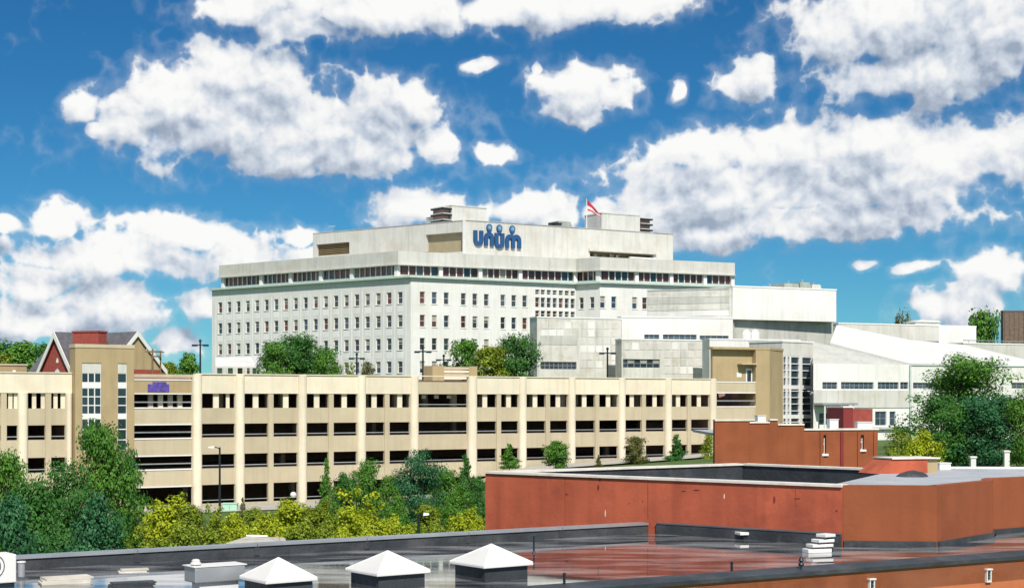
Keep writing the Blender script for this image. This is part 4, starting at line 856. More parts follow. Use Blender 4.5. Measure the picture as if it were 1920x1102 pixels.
for a, b, y, mt in [(1430, 1470, 537, 'grey_concrete'), (1470, 1500, 531, 'mech_green'), (1500, 1522, 529, 'mech_green'), (1522, 1542, 533, 'grey_concrete')]:
    m = MB(); u0, u1 = F.uat(a) + .02, F.uat(b); z = F.zat((a + b) / 2, y); m.hexa([F.pt(u0, 0, zD + .1), F.pt(u1, 0, zD + .1), F.pt(u1, -4, zD + .1), F.pt(u0, -4, zD + .1)], [F.pt(u0 + .3, -.3, z), F.pt(u1 - .2, -.3, z), F.pt(u1 - .2, -3.7, z), F.pt(u0 + .3, -3.7, z)]); m.build('unit_casing', mt, mech)
    m = MB(); m.tube([F.pt((u0 + u1) / 2, -1, z - .2), F.pt((u0 + u1) / 2, -1, z + .5)], .18, 8); m.build('exhaust_stack', 'galvanised', mech)
# low white wall above the tan tower, then the glazed stair
blkF, tF, zF, _ = block('white_low_wall_block', 'low plain white block above the tan garage tower', 1330.5, 247, 1500, 251, 638, 5, 3, 'white_wall')
glz = thing('glazed_stair', (*PX(1496, 232), 5), 'white framed glass stair tower beside the tan tower', 'building')
F = Frame(PX(1467, 228), PX(1525, 233)); xs_ = [1467, 1474, 1481, 1499, 1504, 1523.5]; ys_ = [668, 681, 693.5, 707, 722, 732, 744, 756, 769, 777, 790, 806]
zt = F.zat(1496, 642)
m = MB(); fbox(m, F, 0, F.len, F.zat(1496, 668), zt, -6, 0); m.build('top_wall', 'grey_white', glz)
m = MB(); fbox(m, F, -.1, F.len + .1, zt + .002, zt + .25, -6.1, .1); m.build('roof_cap', 'white_panel', glz)
for x in (1467.6, 1475.5, 1482, 1500.5, 1503, 1523.5): m = MB(); u = F.uat(x); fbox(m, F, u - .18, u + .18, 4, F.zat(1496, 668) - .002, -.4, 0); m.build('mullion', 'white_paint', glz)
for j, y in enumerate(ys_): m = MB(); big = y in (722, 777); fbox(m, F, .05, F.len - .05, F.zat(1496, y) - (.55 if big else .12), F.zat(1496, y) - .004, -.38, -.03); m.build('transom', 'white_paint', glz)
for (a, b) in [(1468.5, 1474.5), (1476.5, 1481), (1483.5, 1499), (1504.5, 1522)]:
    for y0, y1 in zip(ys_, ys_[1:]):
        m = MB(); fbox(m, F, F.uat(a), F.uat(b), F.zat(1496, y1), F.zat(1496, y0) - .13, -.3, -.25); m.build('pane', random.choice(['glass', 'blue_glass', 'blue_glass', 'blind' if random.random() < .3 else 'glass']), glz)
m = MB(); fbox(m, F, .1, F.len - .1, 4, F.zat(1496, 668), -6, -5.7); m.build('rear_wall', 'interior_grey', glz)
# low white building with ribbon windows on the right
FG = Frame(PX(1525, 228), PX(1706, 236)); lowb = thing('white_ribbon_building', FG.pt(FG.len / 2, 0, 5), 'low white building with a narrow window ribbon and slanted roof', 'building')
zt = FG.zat(1610, 682); hs_ = [(FG.uat(a), FG.uat(b), FG.zat((a + b) / 2, 729), FG.zat((a + b) / 2, 716)) for a, b in [(1542, 1570), (1577, 1638), (1646, 1685), (1688, 1703)]]
hs_ += [(FG.uat(1536), FG.uat(1556), FG.zat(1546, 796), FG.zat(1546, 774)), (FG.uat(1641), FG.uat(1662), FG.zat(1650, 797), FG.zat(1650, 771)), (FG.uat(1668), FG.uat(1679), FG.zat(1672, 797), FG.zat(1672, 771))]
holes_wall(FG, 0, FG.len, 4, zt, hs_, .35).build('front_wall', 'white_wall', lowb)
for h, k in zip(hs_, (3, 7, 5, 2, 2, 2, 1)): ribbon_win(lowb, FG, h, k, 'blue_glass')
for j in range(8): m = MB(); a, b = FG.len * j / 8 + .01, FG.len * (j + 1) / 8 - .02; fbox(m, FG, a, b, FG.zat(1610, 764), FG.zat(1610, 731), .0, .12); m.build('band_panel', 'grey_white', lowb)
m = MB(); fbox(m, FG, 0, FG.uat(1590), FG.zat(1550, 759), FG.zat(1550, 755), .13, 2.2); m.build('entrance_canopy', 'galvanised', lowb)
for x in (1530, 1561, 1583): m = MB(); u = FG.uat(x); m.tube([FG.pt(u, 2, 5), FG.pt(u, 2, FG.zat(1550, 759))], .12, 8); m.build('canopy_post', 'white_paint', lowb)
m = MB(); fbox(m, FG, FG.uat(1634), FG.uat(1684), FG.zat(1660, 804), FG.zat(1660, 800), 0, .5); m.build('window_ledge', 'grey_concrete', lowb)
m = MB(); m.tube([FG.pt(FG.len - .1, .25, 4), FG.pt(FG.len - .1, .25, zt)], .13, 8); m.build('downpipe', 'teal_trim', lowb)
FH = Frame(PX(1707, 236), PX(1960, 246)); hh = [(FH.uat(a), FH.uat(b), FH.zat((a + b) / 2, 728), FH.zat((a + b) / 2, 717)) for a, b in [(1712, 1760), (1800, 1850), (1897, 1940)]]
holes_wall(FH, 0, FH.len, 4, FH.zat(1800, 686), hh, .35).build('front_wall', 'white_wall', lowb)
for h, k in zip(hh, (5, 5, 4)): ribbon_win(lowb, FH, h, k, 'blue_glass')
m = MB(); fbox(m, FG, 0, FG.len, 4, zt - .1, -9, -8.7); m.build('rear_wall', 'interior_grey', lowb)
m = MB(); fbox(m, FH, 0, FH.len, 4, FH.zat(1800, 686) - .1, -9, -8.7); m.build('rear_wall', 'interior_grey', lowb)
m = MB(); fbox(m, FH, -.1, FH.len, FH.zat(1800, 686) + .002, FH.zat(1800, 686) + .12, -.3, .15); m.build('eave_trim', 'teal_trim', lowb)
# slanted roof plane: measured corners put on one plane
B_, C_, A_ = P(1556, 642.6, 247), P(1705, 681, 237.2), P(1568.6, 609, 265)
nrm = (C_ - B_).cross(A_ - B_).normalized()
def onp(px, py):
    d_ = P(px, py, 1.0) - Vector((0, 0, CAMZ)); o_ = Vector((0, 0, CAMZ)); return o_ + d_ * ((B_ - o_).dot(nrm) / d_.dot(nrm))
top = [B_, C_, onp(1812, 683), onp(1920, 685), onp(1990, 686), onp(1990, 688 - 3), onp(1920, 673), onp(1808, 645.5), onp(1706, 637), A_]
top = [B_, C_, onp(1920, 685.5), onp(2010, 694), onp(1920, 673), onp(1808, 646), onp(1706, 637), A_]
if nrm.z < 0: nrm = -nrm
m = MB(); k = len(top); m.v = [tuple(p) for p in top] + [tuple(p - nrm * .35) for p in top]
m.f = [tuple(range(k)), tuple(range(2 * k - 1, k - 1, -1))] + [(i, k + i, k + (i + 1) % k, (i + 1) % k) for i in range(k)]
m.build('slanted_roof', 'white_roof', lowb)
# grey slanted apron between the roof and the wall
q0, q1, q2_, q3 = P(1525, 641, 243), B_ - nrm * .36, C_ - nrm * .36, FG.pt(0, -.1, zt)
apr = [q0, q1, q2_, q3]; m = MB(); m.v = [tuple(p) for p in apr] + [tuple(p - Vector((0, -1.0, .3))) for p in apr]; m.f = [(0, 1, 2), (0, 2, 3), (4, 6, 5), (4, 7, 6), (0, 4, 5, 1), (1, 5, 6, 2), (2, 6, 7, 3), (3, 7, 4, 0)]; m.build('slanted_apron', 'grey_concrete', lowb)
# walls farther back on the right
w1, tW1, zW1, hW = block('long_white_wall_building', 'long low white building behind the slanted roof', 1572, 283, 1830, 296, 610, 5, 10, 'grey_white', [(1711, 1793, 639.5, 645)])
ribbon_win(tW1, w1, hW[0], 9, 'red_glass')
m = MB(); fbox(m, w1, w1.uat(1760), w1.uat(1830) , w1.zat(1795, 645), w1.zat(1795, 612), 0, .06); m.build('wall_panel', 'white_wall', tW1)
w2, tW2, zW2, _ = block('pale_back_wall_building', 'pale low building at the right edge below the brown block', 1806, 275, 1975, 285, 646, 5, 8, 'grey_white')
m = MB(); m.tube([w2.pt(0, .05, zW2 + .6), w2.pt(w2.len, .05, zW2 + .6)], .08, 6); m.build('roof_rail', 'galvanised', tW2)
for j in range(9): m = MB(); u = w2.len * (j + .5) / 9; m.tube([w2.pt(u, .05, zW2 + .1), w2.pt(u, .05, zW2 + .6)], .05, 6); m.build('rail_post', 'galvanised', tW2)
w3, tW3, zW3, _ = block('brown_brick_block', 'dark brown brick block cut off by the right edge', 1881, 301, 1990, 301, 584, 5, 1.5, 'brown_brick', cap='slate')
for j in range(5): m = MB(); u = w3.uat(1884 + j * 9); fbox(m, w3, u - .06, u + .06, 6, zW3, 0, .1); m.build('brick_rib', 'brown_brick', tW3)
t = thing('roof_hatch_hut', P(1736, 607, 297), 'small grey hut with shallow roof on the long white building', 'hut'); F = Frame(PX(1712, 297), PX(1763, 299)); z0 = zW1 + .1
m = MB(); fbox(m, F, .5, F.len, z0, F.zat(1740, 604), -3, 0); m.build('wall', 'grey_concrete', t); m = MB(); z1 = F.zat(1740, 604) + .01; m.hexa([F.pt(0, .2, z1), F.pt(F.len + .2, .2, z1), F.pt(F.len + .2, -3.2, z1), F.pt(0, -3.2, z1)], [F.pt(2, -.5, z1 + .45), F.pt(F.len, -.5, z1 + .35), F.pt(F.len, -2.5, z1 + .35), F.pt(2, -2.5, z1 + .45)]); m.build('roof', 'grey_white', t)

# ------------------------------------------------------------------ gabled house behind the stair tower
hs = thing('brick_house', (*PX(180, 235), 11.5), 'red brick gabled house with dark roof, white verges and chimney', 'house')
ridgeR, ridgeL = P(258, 625, 226), P(112, 624, 238)
ax = (ridgeR - ridgeL); ax.z = 0; ax.normalize(); nv_ = Vector((ax.y, -ax.x, 0)); zr = (ridgeR.z + ridgeL.z) / 2; ze = ZA(690, 230); hw = 4.6
def hp(s_, n_, z_): q_ = ridgeL + ax * s_ + nv_ * n_; return Vector((q_.x, q_.y, z_))
LN = (ridgeR - ridgeL).length
for sgn, nm in ((1, 'roof'), (-1, 'roof')):
    a = [hp(-.5, 0, zr), hp(LN, 0, zr), hp(LN, sgn * (hw + .5), ze - .4), hp(-.5, sgn * (hw + .5), ze - .4)]; m = MB(); m.v = [tuple(p) for p in a] + [tuple(p - Vector((0, 0, .2))) for p in a]; m.f = [(0, 1, 2, 3), (7, 6, 5, 4), (0, 4, 5, 1), (1, 5, 6, 2), (2, 6, 7, 3), (3, 7, 4, 0)]; m.build('roof', 'slate', hs)
m = MB(); a = [hp(.2, hw, 11), hp(LN - .3, hw, 11), hp(LN - .3, -hw, 11), hp(.2, -hw, 11)]; b = [Vector((p.x, p.y, ze - .25)) for p in a]; m.hexa(a, b); m.build('wall', 'brick_red', hs)
m = MB(); m.v = [tuple(hp(s_, n_, z_)) for s_ in (LN - .28, LN - .6) for n_, z_ in ((-hw, ze - .26), (hw, ze - .26), (0, zr - .3))]; m.f = [(0, 1, 2), (5, 4, 3), (0, 3, 4, 1), (1, 4, 5, 2), (2, 5, 3, 0)]; m.build('gable_wall', 'tan', hs)
def barge(s_, n0_, z0_, n1_, z1_, w_=.75):
    m = MB(); a = [hp(s_, n0_, z0_), hp(s_, n1_, z1_)]; b = [p - Vector((0, 0, w_)) for p in a]; e = ax * .12
    m.hexa([b[0], b[1], b[1] + e, b[0] + e], [a[0], a[1], a[1] + e, a[0] + e]); m.build('verge_board', 'white_paint', hs)
barge(LN, 0, zr + .08, hw + .55, ze - .35); barge(LN, 0, zr + .08, -hw - .55, ze - .35)
# cross gable towards the viewer at the left
gc = P(106, 622, 229); gl_, gr_ = P(73, 698, 231), P(137, 692, 226); gdir = Vector((gr_.x - gl_.x, gr_.y - gl_.y, 0)).normalized(); gb = Vector((-gdir.y, gdir.x, 0)); gb = gb if gb.y > 0 else -gb
gmid = Vector(((gl_.x + gr_.x) / 2, (gl_.y + gr_.y) / 2, 0)); half = (Vector((gr_.x, gr_.y, 0)) - gmid).length; zbz = (gl_.z + gr_.z) / 2; zap = gc.z
def gp(s_, b_, z_): q_ = gmid + gdir * s_ + gb * b_; return Vector((q_.x, q_.y, z_))
m = MB(); m.v = [tuple(gp(s_, b_, z_)) for b_ in (0.15, .5) for s_, z_ in ((-half, 11), (half, 11), (half, zbz), (0, zap - .3), (-half, zbz))]; m.f = [(0, 1, 2, 3, 4), (9, 8, 7, 6, 5)] + [(i, 5 + i, 5 + (i + 1) % 5, (i + 1) % 5) for i in range(5)]; m.build('gable_wall', 'brick_red', hs)
for sg_ in (-1, 1):
    sl = (zap - zbz) / half; e0 = half + .45; a = [gp(0, -.25, zap), gp(sg_ * e0, -.25, zap - sl * e0), gp(sg_ * e0, 9, zap - sl * e0), gp(0, 9, zap)]; m = MB(); m.v = [tuple(p) for p in a] + [tuple(p - Vector((0, 0, .2))) for p in a]; m.f = [(0, 1, 2, 3), (7, 6, 5, 4), (0, 4, 5, 1), (1, 5, 6, 2), (2, 6, 7, 3), (3, 7, 4, 0)]; m.build('roof', 'slate', hs)
    a = [gp(0, -.4, zap + .05), gp(sg_ * e0, -.4, zap - sl * e0 + .05)]; b = [p - Vector((0, 0, .95)) for p in a]; m = MB(); e = gb * .14; m.hexa([b[0], b[1], b[1] + e, b[0] + e], [a[0], a[1], a[1] + e, a[0] + e]); m.build('verge_board', 'white_paint', hs)
F = Frame((gp(-half, .15, 0).x, gp(-half, .15, 0).y), (gp(half, .15, 0).x, gp(half, .15, 0).y))
for y0, y1, w_ in [(671, 680, .5), (691, 700, 1.0)]:
    z1_, z0_ = ZA(y0, 229), ZA(y1, 229); u = F.len / 2 + .15; m = MB(); m.v = [tuple(F.pt(u + s_, n_, z_)) for n_ in (.04, .001) for s_, z_ in ((-w_/2, z0_), (w_/2, z0_), (w_/2, z0_ + (z1_ - z0_) * .5), (0, z1_), (-w_/2, z0_ + (z1_ - z0_) * .5))]; m.f = [(0, 1, 2, 3, 4), (9, 8, 7, 6, 5)] + [(i, 5 + i, 5 + (i + 1) % 5, (i + 1) % 5) for i in range(5)]; m.build('gable_vent', 'white_paint', hs)
d = 226; F = Frame(PX(136, d), PX(184.5, d - 1.5)); m = MB(); fbox(m, F, 0, F.len, 12, F.zat(160, 623), -2, 0); ch = m.build('chimney', 'brick_red', hs); m = MB(); fbox(m, F, -.1, F.len + .1, F.zat(160, 623) + .002, F.zat(160, 620), -2.1, .1); o = m.build('chimney_cap', 'brick_red', hs); o.parent = ch; o.location = (0, 0, 0)
# grey roof beyond the parapet
t = thing('grey_hipped_roof', (*PX(472, 58), 0), 'low grey hipped roof just beyond the black parapet', 'roof'); pA, pB, pc1, pc2 = P(402, 1025, 57), P(545, 1025, 58), P(462, 1005, 60), P(502, 1006, 60)
m = MB(); bk = [pA + Vector((1.2, 4, 0)), pB + Vector((-.8, 4, 0))]; m.v = [tuple(p) for p in (pA, pB, bk[1], bk[0], pc1, pc2)]; m.f = [(0, 1, 5, 4), (1, 2, 5), (2, 3, 4, 5), (3, 0, 4), (3, 2, 1, 0)]; m.build('roof_sheet', 'scrap', t)
MB().prism([(pA.x + .3, pA.y + .2), (pB.x - .3, pB.y + .2), (bk[1].x - .2, bk[1].y - .2), (bk[0].x + .2, bk[0].y - .2)], 0, pA.z - .01).build('wall', 'tan', t)
MB().tube([pc1 + Vector((0, 0, .02)), pc2 + Vector((0, 0, .02))], .05, 6).build('ridge_cap', 'galvanised', t)

# ------------------------------------------------------------------ lamps and poles
def lamp(px, ytop, ybase, d, style, label, arm=1, zb=None, name='street_lamp'):
    x, y = PX(px, d); zb = ground_z(x, y) - .1 if zb is None else zb; zt = ZA(ytop, d); t = thing(name, (x, y, zb), label, 'street lamp', 'lamp posts'); s = d / FPX
    r = .12 if d < 170 else .16
    MB().tube([(x, y, zb), (x, y, zt)], r, 8, r * .7).build('post', 'dark_metal', t)
    if style == 'arm':
        a = arm * 15 * s; MB().tube([(x, y, zt - .12), (x + a * .5, y - .1, zt + .02), (x + a, y - .2, zt)], .05, 6).build('arm', 'dark_metal', t)
        MB().hexa([(x + a * .6, y - .35, zt - .08), (x + a * 1.35, y - .35, zt - .04), (x + a * 1.35, y - .05, zt - .04), (x + a * .6, y - .05, zt - .08)][::arm or 1], [(x + a * .65, y - .32, zt + .1), (x + a * 1.3, y - .3, zt + .06), (x + a * 1.3, y - .1, zt + .06), (x + a * .65, y - .08, zt + .1)][::arm or 1]).build('lamp_head', 'lamp_glass', t)
    if style == 'cross':
        for dx in (-1, 1):
            MB().tube([(x, y, zt - .5), (x + dx * .9, y, zt - .5)], .09, 6).build('arm', 'dark_metal', t)
            MB().box(x + dx * .45 - .35 + dx * .35, x + dx * .45 + .35 + dx * .35, y - .3, y + .3, zt - .68, zt - .42).build('lamp_head', 'dark_metal', t)
        MB().lathe([(.22, zt - .05), (.14, zt + .3)], 8, (x, y)).build('post_cap', 'dark_metal', t)
    if style == 'globe': MB().lathe([(.06, zt - .05), (.2, zt + .02), (.26, zt + .2), (.2, zt + .38), (.05, zt + .45)], 14, (x, y)).build('globe', 'lamp_glass', t)
    return t
lamp(412, 838, 960, 148, 'arm', 'tall dark lamp post with pale head pointing left before the garage', -1)
lamp(785, 963, 1000, 98, 'arm', 'dark lamp post with pale head among the yellow shrubs', 1)
lamp(550, 932, 950, 128, 'globe', 'small pale globe lamp above the yellow shrubs', 1)
lamp(375.5, 640, 700, 225, 'cross', 'dark double lamp post in front of the sky left of the office', zb=11.5)
lamp(1139, 655, 706, 222, 'cross', 'dark double lamp post before the concrete podium', zb=9)
lamp(793, 652, 705, 215, 'cross', 'dark double lamp post before the corner of the office building', zb=9)
lamp(669, 665, 705, 232, 'cross', 'dark double lamp post beside the big round tree', zb=11)
lamp(832, 668, 705, 240, 'cross', 'thin double lamp post left of the leafy trees by the podium', zb=11)
x, y = PX(286, 218); t = thing('utility_pole', (x, y, 10), 'brown wooden utility pole with crossarms right of the house', 'pole'); MB().tube([(x, y, 10), (x, y, ZA(654, 218))], .17, 8, .12).build('post', 'wood_pole', t)
for yy, x0, x1 in [(659, -1.0, 1.3), (668, -.3, 1.1)]: MB().box(x + x0, x + x1, y - .1, y + .1, ZA(yy, 218) - .1, ZA(yy, 218) + .1).build('crossarm', 'wood_pole', t)
for dx in (-.8, .3, 1.1): MB().lathe([(.08, ZA(659, 218) + .1), (.1, ZA(659, 218) + .25), (.04, ZA(659, 218) + .38)], 8, (x + dx, y)).build('insulator', 'scrap', t)
x, y = PX(301, 219); t = thing('utility_pole', (x, y, 10), 'thin second utility pole beside the first, short crossarm', 'pole'); MB().tube([(x, y, 10), (x, y, ZA(657, 219))], .1, 8).build('post', 'wood_pole', t); MB().box(x - .5, x + .5, y - .08, y + .08, ZA(660, 219) - .08, ZA(660, 219) + .08).build('crossarm', 'wood_pole', t)
# fabric canopy in front of the office at the left
t = thing('white_canopy', P(430, 700, 262), 'white stretched canopy on posts at the left foot of the office', 'canopy'); m = MB(); a = [P(404, 670, 262), P(470, 668, 266), P(489, 664, 262), P(480, 686, 256), P(404, 686, 256)]
m.v = [tuple(p) for p in a] + [tuple(p - Vector((0, 0, .3))) for p in a]; m.f = [(4, 3, 2, 1, 0), (5, 6, 7, 8, 9)] + [(i, (i + 1) % 5, 5 + (i + 1) % 5, 5 + i) for i in range(5)]; m.build('canopy_sheet', 'white_roof', t)
for px in (412, 432, 450, 478): p = P(px, 687, 258); MB().box(p.x - .35, p.x + .35, p.y - .3, p.y + .3, 11.5, p.z + .3).build('post', 'white_wall' if px != 450 else 'tan', t)
# utility cabinet by the garage, white posts at the right
x, y = PX(432, 158); gz = ground_z(x, y); t = thing('utility_cabinet', (x, y, gz), 'pale green utility cabinet at the foot of the garage', 'cabinet'); MB().box(x - .7, x + .7, y - .4, y + .4, gz - .1, ZA(944, 158)).build('case', 'cabinet_green', t); MB().box(x - .75, x + .75, y - .45, y + .45, ZA(944, 158) + .002, ZA(944, 158) + .1).build('lid', 'cabinet_green', t); MB().box(x - .01, x + .01, y - .415, y - .401, gz, ZA(944, 158) - .1).build('door_gap', 'dark_metal', t)
for px, y0, lab in [(1887, 847, 'taller white gate post under the right tree'), (1824, 858, 'shorter white gate post under the right tree')]:
    d = 112; x, y = PX(px, d); gz = ground_z(x, y); t = thing('gate_post', (x, y, gz), lab, 'post', 'white gate posts'); MB().box(x - .18, x + .18, y - .18, y + .18, gz - .1, ZA(y0, d)).build('shaft', 'white_paint', t); MB().box(x - .24, x + .24, y - .24, y + .24, ZA(y0, d) + .002, ZA(y0, d) + .12).build('cap', 'white_paint', t)
# parked cars
def car(px, d, rz, paint, label):
    x, y = PX(px, d); z = ground_z(x, y) + .02; t = thing('parked_car', (x, y, z), label, 'car', 'cars parked behind the roof edge')
    def pts(side, secs): return [Vector((s_, side * w_, h_)) for s_, w_, h_ in secs]
    c_, s_ = math.cos(rz), math.sin(rz)
    def T(v): return (x + v[0] * c_ - v[1] * s_, y + v[0] * s_ + v[1] * c_, z + v[2])
    def loft(secs, name, mat, bev):        # secs: (xpos, halfwidth, z0, z1)
        m = MB(); 
        for xp, w_, z0, z1 in secs: m.v += [T((xp, -w_, z0)), T((xp, w_, z0)), T((xp, w_ * .97, z1)), T((xp, -w_ * .97, z1))]
        for i in range(len(secs) - 1): k = 4 * i; m.f += [(k + j, k + 4 + j, k + 4 + (j + 1) % 4, k + (j + 1) % 4) for j in range(4)]
        m.f += [(3, 2, 1, 0), tuple(4 * len(secs) - 4 + j for j in range(4))]; return m.build(name, mat, t, bevel=bev)
    loft([(-2.2, .72, .35, .75), (-2.1, .82, .28, .92), (-.9, .88, .25, .98), (.9, .88, .25, .98), (2.0, .82, .28, .82), (2.25, .70, .35, .62)], 'body', paint, .06)
    loft([(-1.75, .70, .95, 1.0), (-1.05, .66, .95, 1.40), (.25, .66, .95, 1.42), (1.1, .70, .95, 1.0)], 'cabin_glass', 'glass', .05)
    loft([(-1.0, .60, 1.39, 1.44), (-.4, .62, 1.39, 1.48), (.25, .60, 1.39, 1.44)], 'roof', paint, .02)
    for xp in (-1.35, 1.4):
        for sd in (-1, 1):
            a = [T((xp, sd * .70, .32)), T((xp, sd * .90, .32))]; w_ = MB().tube(a, .32, 16).build('wheel', 'tyre', t); r_ = MB().tube([T((xp, sd * .89, .32)), T((xp, sd * .905, .32))], .19, 12).build('rim', 'galvanised', t); r_.parent = w_; r_.location = (0, 0, 0)
    for sd in (-1, 1):
        o_ = [T((2.12, sd * .55 + j, k)) for j, k in ((-.14, .56), (.14, .56), (.14, .68), (-.14, .68))]; e_ = [T((2.27, sd * .53 + j, k)) for j, k in ((-.12, .57), (.12, .57), (.12, .65), (-.12, .65))]
        MB().hexa(o_, e_).build('headlight', 'lamp_glass', t)
car(1800, 126, R(20), 'car_white', 'white parked car by the shorter gate post')
car(1850, 125, R(22), 'car_grey', 'silver parked car between the two gate posts')

# ------------------------------------------------------------------ trees and shrubs
def crown_mesh(name, kind, seed, n, leaf, mat):      # unit crown: x,y in -.5...5, z 0..1
    rg = np.random.default_rng(seed); blobs = []
    if kind == 'round':
        for i in range(46):
            th = rg.uniform(0, 2 * np.pi); zz_ = rg.uniform(.06, 1.0); prof = np.sqrt(max(0, 1 - ((zz_ - .46) / .56) ** 2)) ** .8
            r = prof * .42 * np.sqrt(rg.uniform(.15, 1)) * rg.uniform(.75, 1.12); br = rg.uniform(.07, .15)
            blobs.append((r * np.cos(th), r * np.sin(th), min(zz_, .93) * .95, br, br * .8))
    elif kind == 'tall':
        for i in range(48):
            th = rg.uniform(0, 2 * np.pi); zz_ = rg.uniform(.03, .97); prof = np.sqrt(max(.02, 1 - ((zz_ - .40) / .62) ** 2))
            r = prof * .40 * np.sqrt(rg.uniform(.1, 1)) * rg.uniform(.7, 1.15); br = rg.uniform(.08, .17)
            blobs.append((r * np.cos(th), r * np.sin(th), zz_ * .95, br, br * .55))
    elif kind == 'cone':
        for i in range(60):
            th = rg.uniform(0, 2 * np.pi); zz_ = rg.uniform(0, 1) ** 1.3; r = (1 - zz_) * .46 * np.sqrt(rg.uniform(.2, 1)) * rg.uniform(.7, 1.12) + .01; br = .05 + .10 * (1 - zz_) * rg.uniform(.7, 1.3)
            blobs.append((r * np.cos(th), r * np.sin(th), zz_ * .96 + .02, br, br * .42))
    elif kind == 'feather':                            # spreading plumes
        for i in range(52):
            th = rg.uniform(0, 2 * np.pi); k = rg.uniform(.25, 1); el_ = rg.uniform(.25, 1.35); r = k * .5 * np.cos(el_); br = rg.uniform(.05, .11)
            blobs.append((r * np.cos(th), r * np.sin(th), .12 + k * .82 * np.sin(el_) * rg.uniform(.8, 1.03), br, br * .8))
    else:                                              # low mound
        for i in range(44):
            th = rg.uniform(0, 2 * np.pi); zz_ = rg.uniform(0, 1); r = np.sqrt(max(0, 1 - zz_ ** 2)) * .44 * np.sqrt(rg.uniform(.1, 1)) * rg.uniform(.8, 1.1); br = rg.uniform(.07, .15)
            blobs.append((r * np.cos(th), r * np.sin(th), zz_ * .85 + .05, br, br * .7))
    B = np.array(blobs + [(b[0] * .6, b[1] * .6, b[2] * .93, b[3] * 1.25, b[4] * 1.3) for b in blobs]); wt = B[:, 3] ** 2; idx = rg.choice(len(B), n, p=wt / wt.sum())
    dv = rg.normal(size=(n, 3)); dv /= np.linalg.norm(dv, axis=1)[:, None]; rad = rg.uniform(0, 1, n) ** .45 * np.where(rg.random(n) < .1, rg.uniform(1, 1.45, n), 1)
    c = B[idx, :3] + dv * rad[:, None] * np.stack([B[idx, 3], B[idx, 3], B[idx, 4]], 1); c[:, 2] = np.abs(c[:, 2])
    ex = np.quantile(np.hypot(c[:, 0], c[:, 1]), .985); c[:, :2] *= .5 / ex; c[:, 2] *= 1 / np.quantile(c[:, 2], .995)
    out = c - np.array([0, 0, .4]); out /= np.linalg.norm(out, axis=1)[:, None] + 1e-6
    nr = dv * .7 + out * .5 + np.array([0, 0, .35]) + rg.normal(size=(n, 3)) * .55; nr /= np.linalg.norm(nr, axis=1)[:, None]
    t_ = np.cross(nr, rg.normal(size=(n, 3))); t_ /= np.linalg.norm(t_, axis=1)[:, None] + 1e-9; b_ = np.cross(nr, t_)
    sz = leaf * rg.uniform(.6, 1.35, n)[:, None]; asp = rg.uniform(.45, .75, n)[:, None]
    v = np.stack([c - t_ * sz, c - b_ * sz * asp + nr * sz * .15, c + t_ * sz, c + b_ * sz * asp + nr * sz * .15], 1).reshape(-1, 3)
    me = bpy.data.meshes.new(name); me.vertices.add(4 * n); me.vertices.foreach_set('co', v.ravel().astype(np.float32)); me.loops.add(4 * n); me.loops.foreach_set('vertex_index', np.arange(4 * n, dtype=np.int32))
    me.polygons.add(n); me.polygons.foreach_set('loop_start', np.arange(0, 4 * n, 4, dtype=np.int32)); me.polygons.foreach_set('loop_total', np.full(n, 4, dtype=np.int32))
    a = me.attributes.new('tint', 'FLOAT', 'FACE'); bt = rg.uniform(0, 1, len(B)); tv = np.clip(.5 * bt[idx] + .5 * rg.uniform(0, 1, n), 0, 1); a.data.foreach_set('value', tv.astype(np.float32))
    me.update(calc_edges=True); me.materials.append(MATS[mat]); return me
def trunk_mesh(seed):
    rg = random.Random(seed); m = MB(); m.tube([(0, 0, -.03), (.01, 0, .25), (-.01, .01, .55), (0, 0, .85)], .028, 7, .008)
    for i in range(9):
        a = rg.uniform(0, 6.28); z0 = rg.uniform(.2, .6); r = rg.uniform(.18, .36); m.tube([(0, 0, z0), (math.cos(a) * r * .5, math.sin(a) * r * .5, z0 + .12), (math.cos(a) * r, math.sin(a) * r, z0 + rg.uniform(.18, .32))], .012, 5, .004)
    return m.mesh('trunk', 'bark')
TRK = [trunk_mesh(i) for i in range(3)]; CRN = {}; NT = [0]
def tree(px, ytop, wpx, d, kind, mat, label, cat='tree', zb=None, base=0., n=6500, leaf=.020, name=None, group=None, seed=None):
    x, y = PX(px, d); gz = ground_z(x, y) if zb is None else zb; H = ZA(ytop, d) - gz; W = wpx / FPX * d; NT[0] += 1; i = NT[0]
    sd = (i % 2) if seed is None else seed; key = (kind, mat, sd, n, leaf)
    if key not in CRN: CRN[key] = crown_mesh('crown', kind, 100 + 17 * sd + len(kind), n, leaf, mat)
    t = thing(name or ('tree' if cat == 'tree' else 'shrub'), (x, y, gz - .05), label, cat, group, rz=(i * 2.4) % 6.28)
    c = bpy.data.objects.new('crown', CRN[key]); COL.objects.link(c); c.parent = t; c.location = (0, 0, H * base); c.scale = (W, W, H * (1 - base))
    k = bpy.data.objects.new('trunk', TRK[i % 3]); COL.objects.link(k); k.parent = t; k.scale = (max(W, H * .5), max(W, H * .5), H * .95)
    return t
GA = 'trees and shrubs before the garage'; GB = 'trees behind the garage'; GC = 'small shrubs along the garage foot'
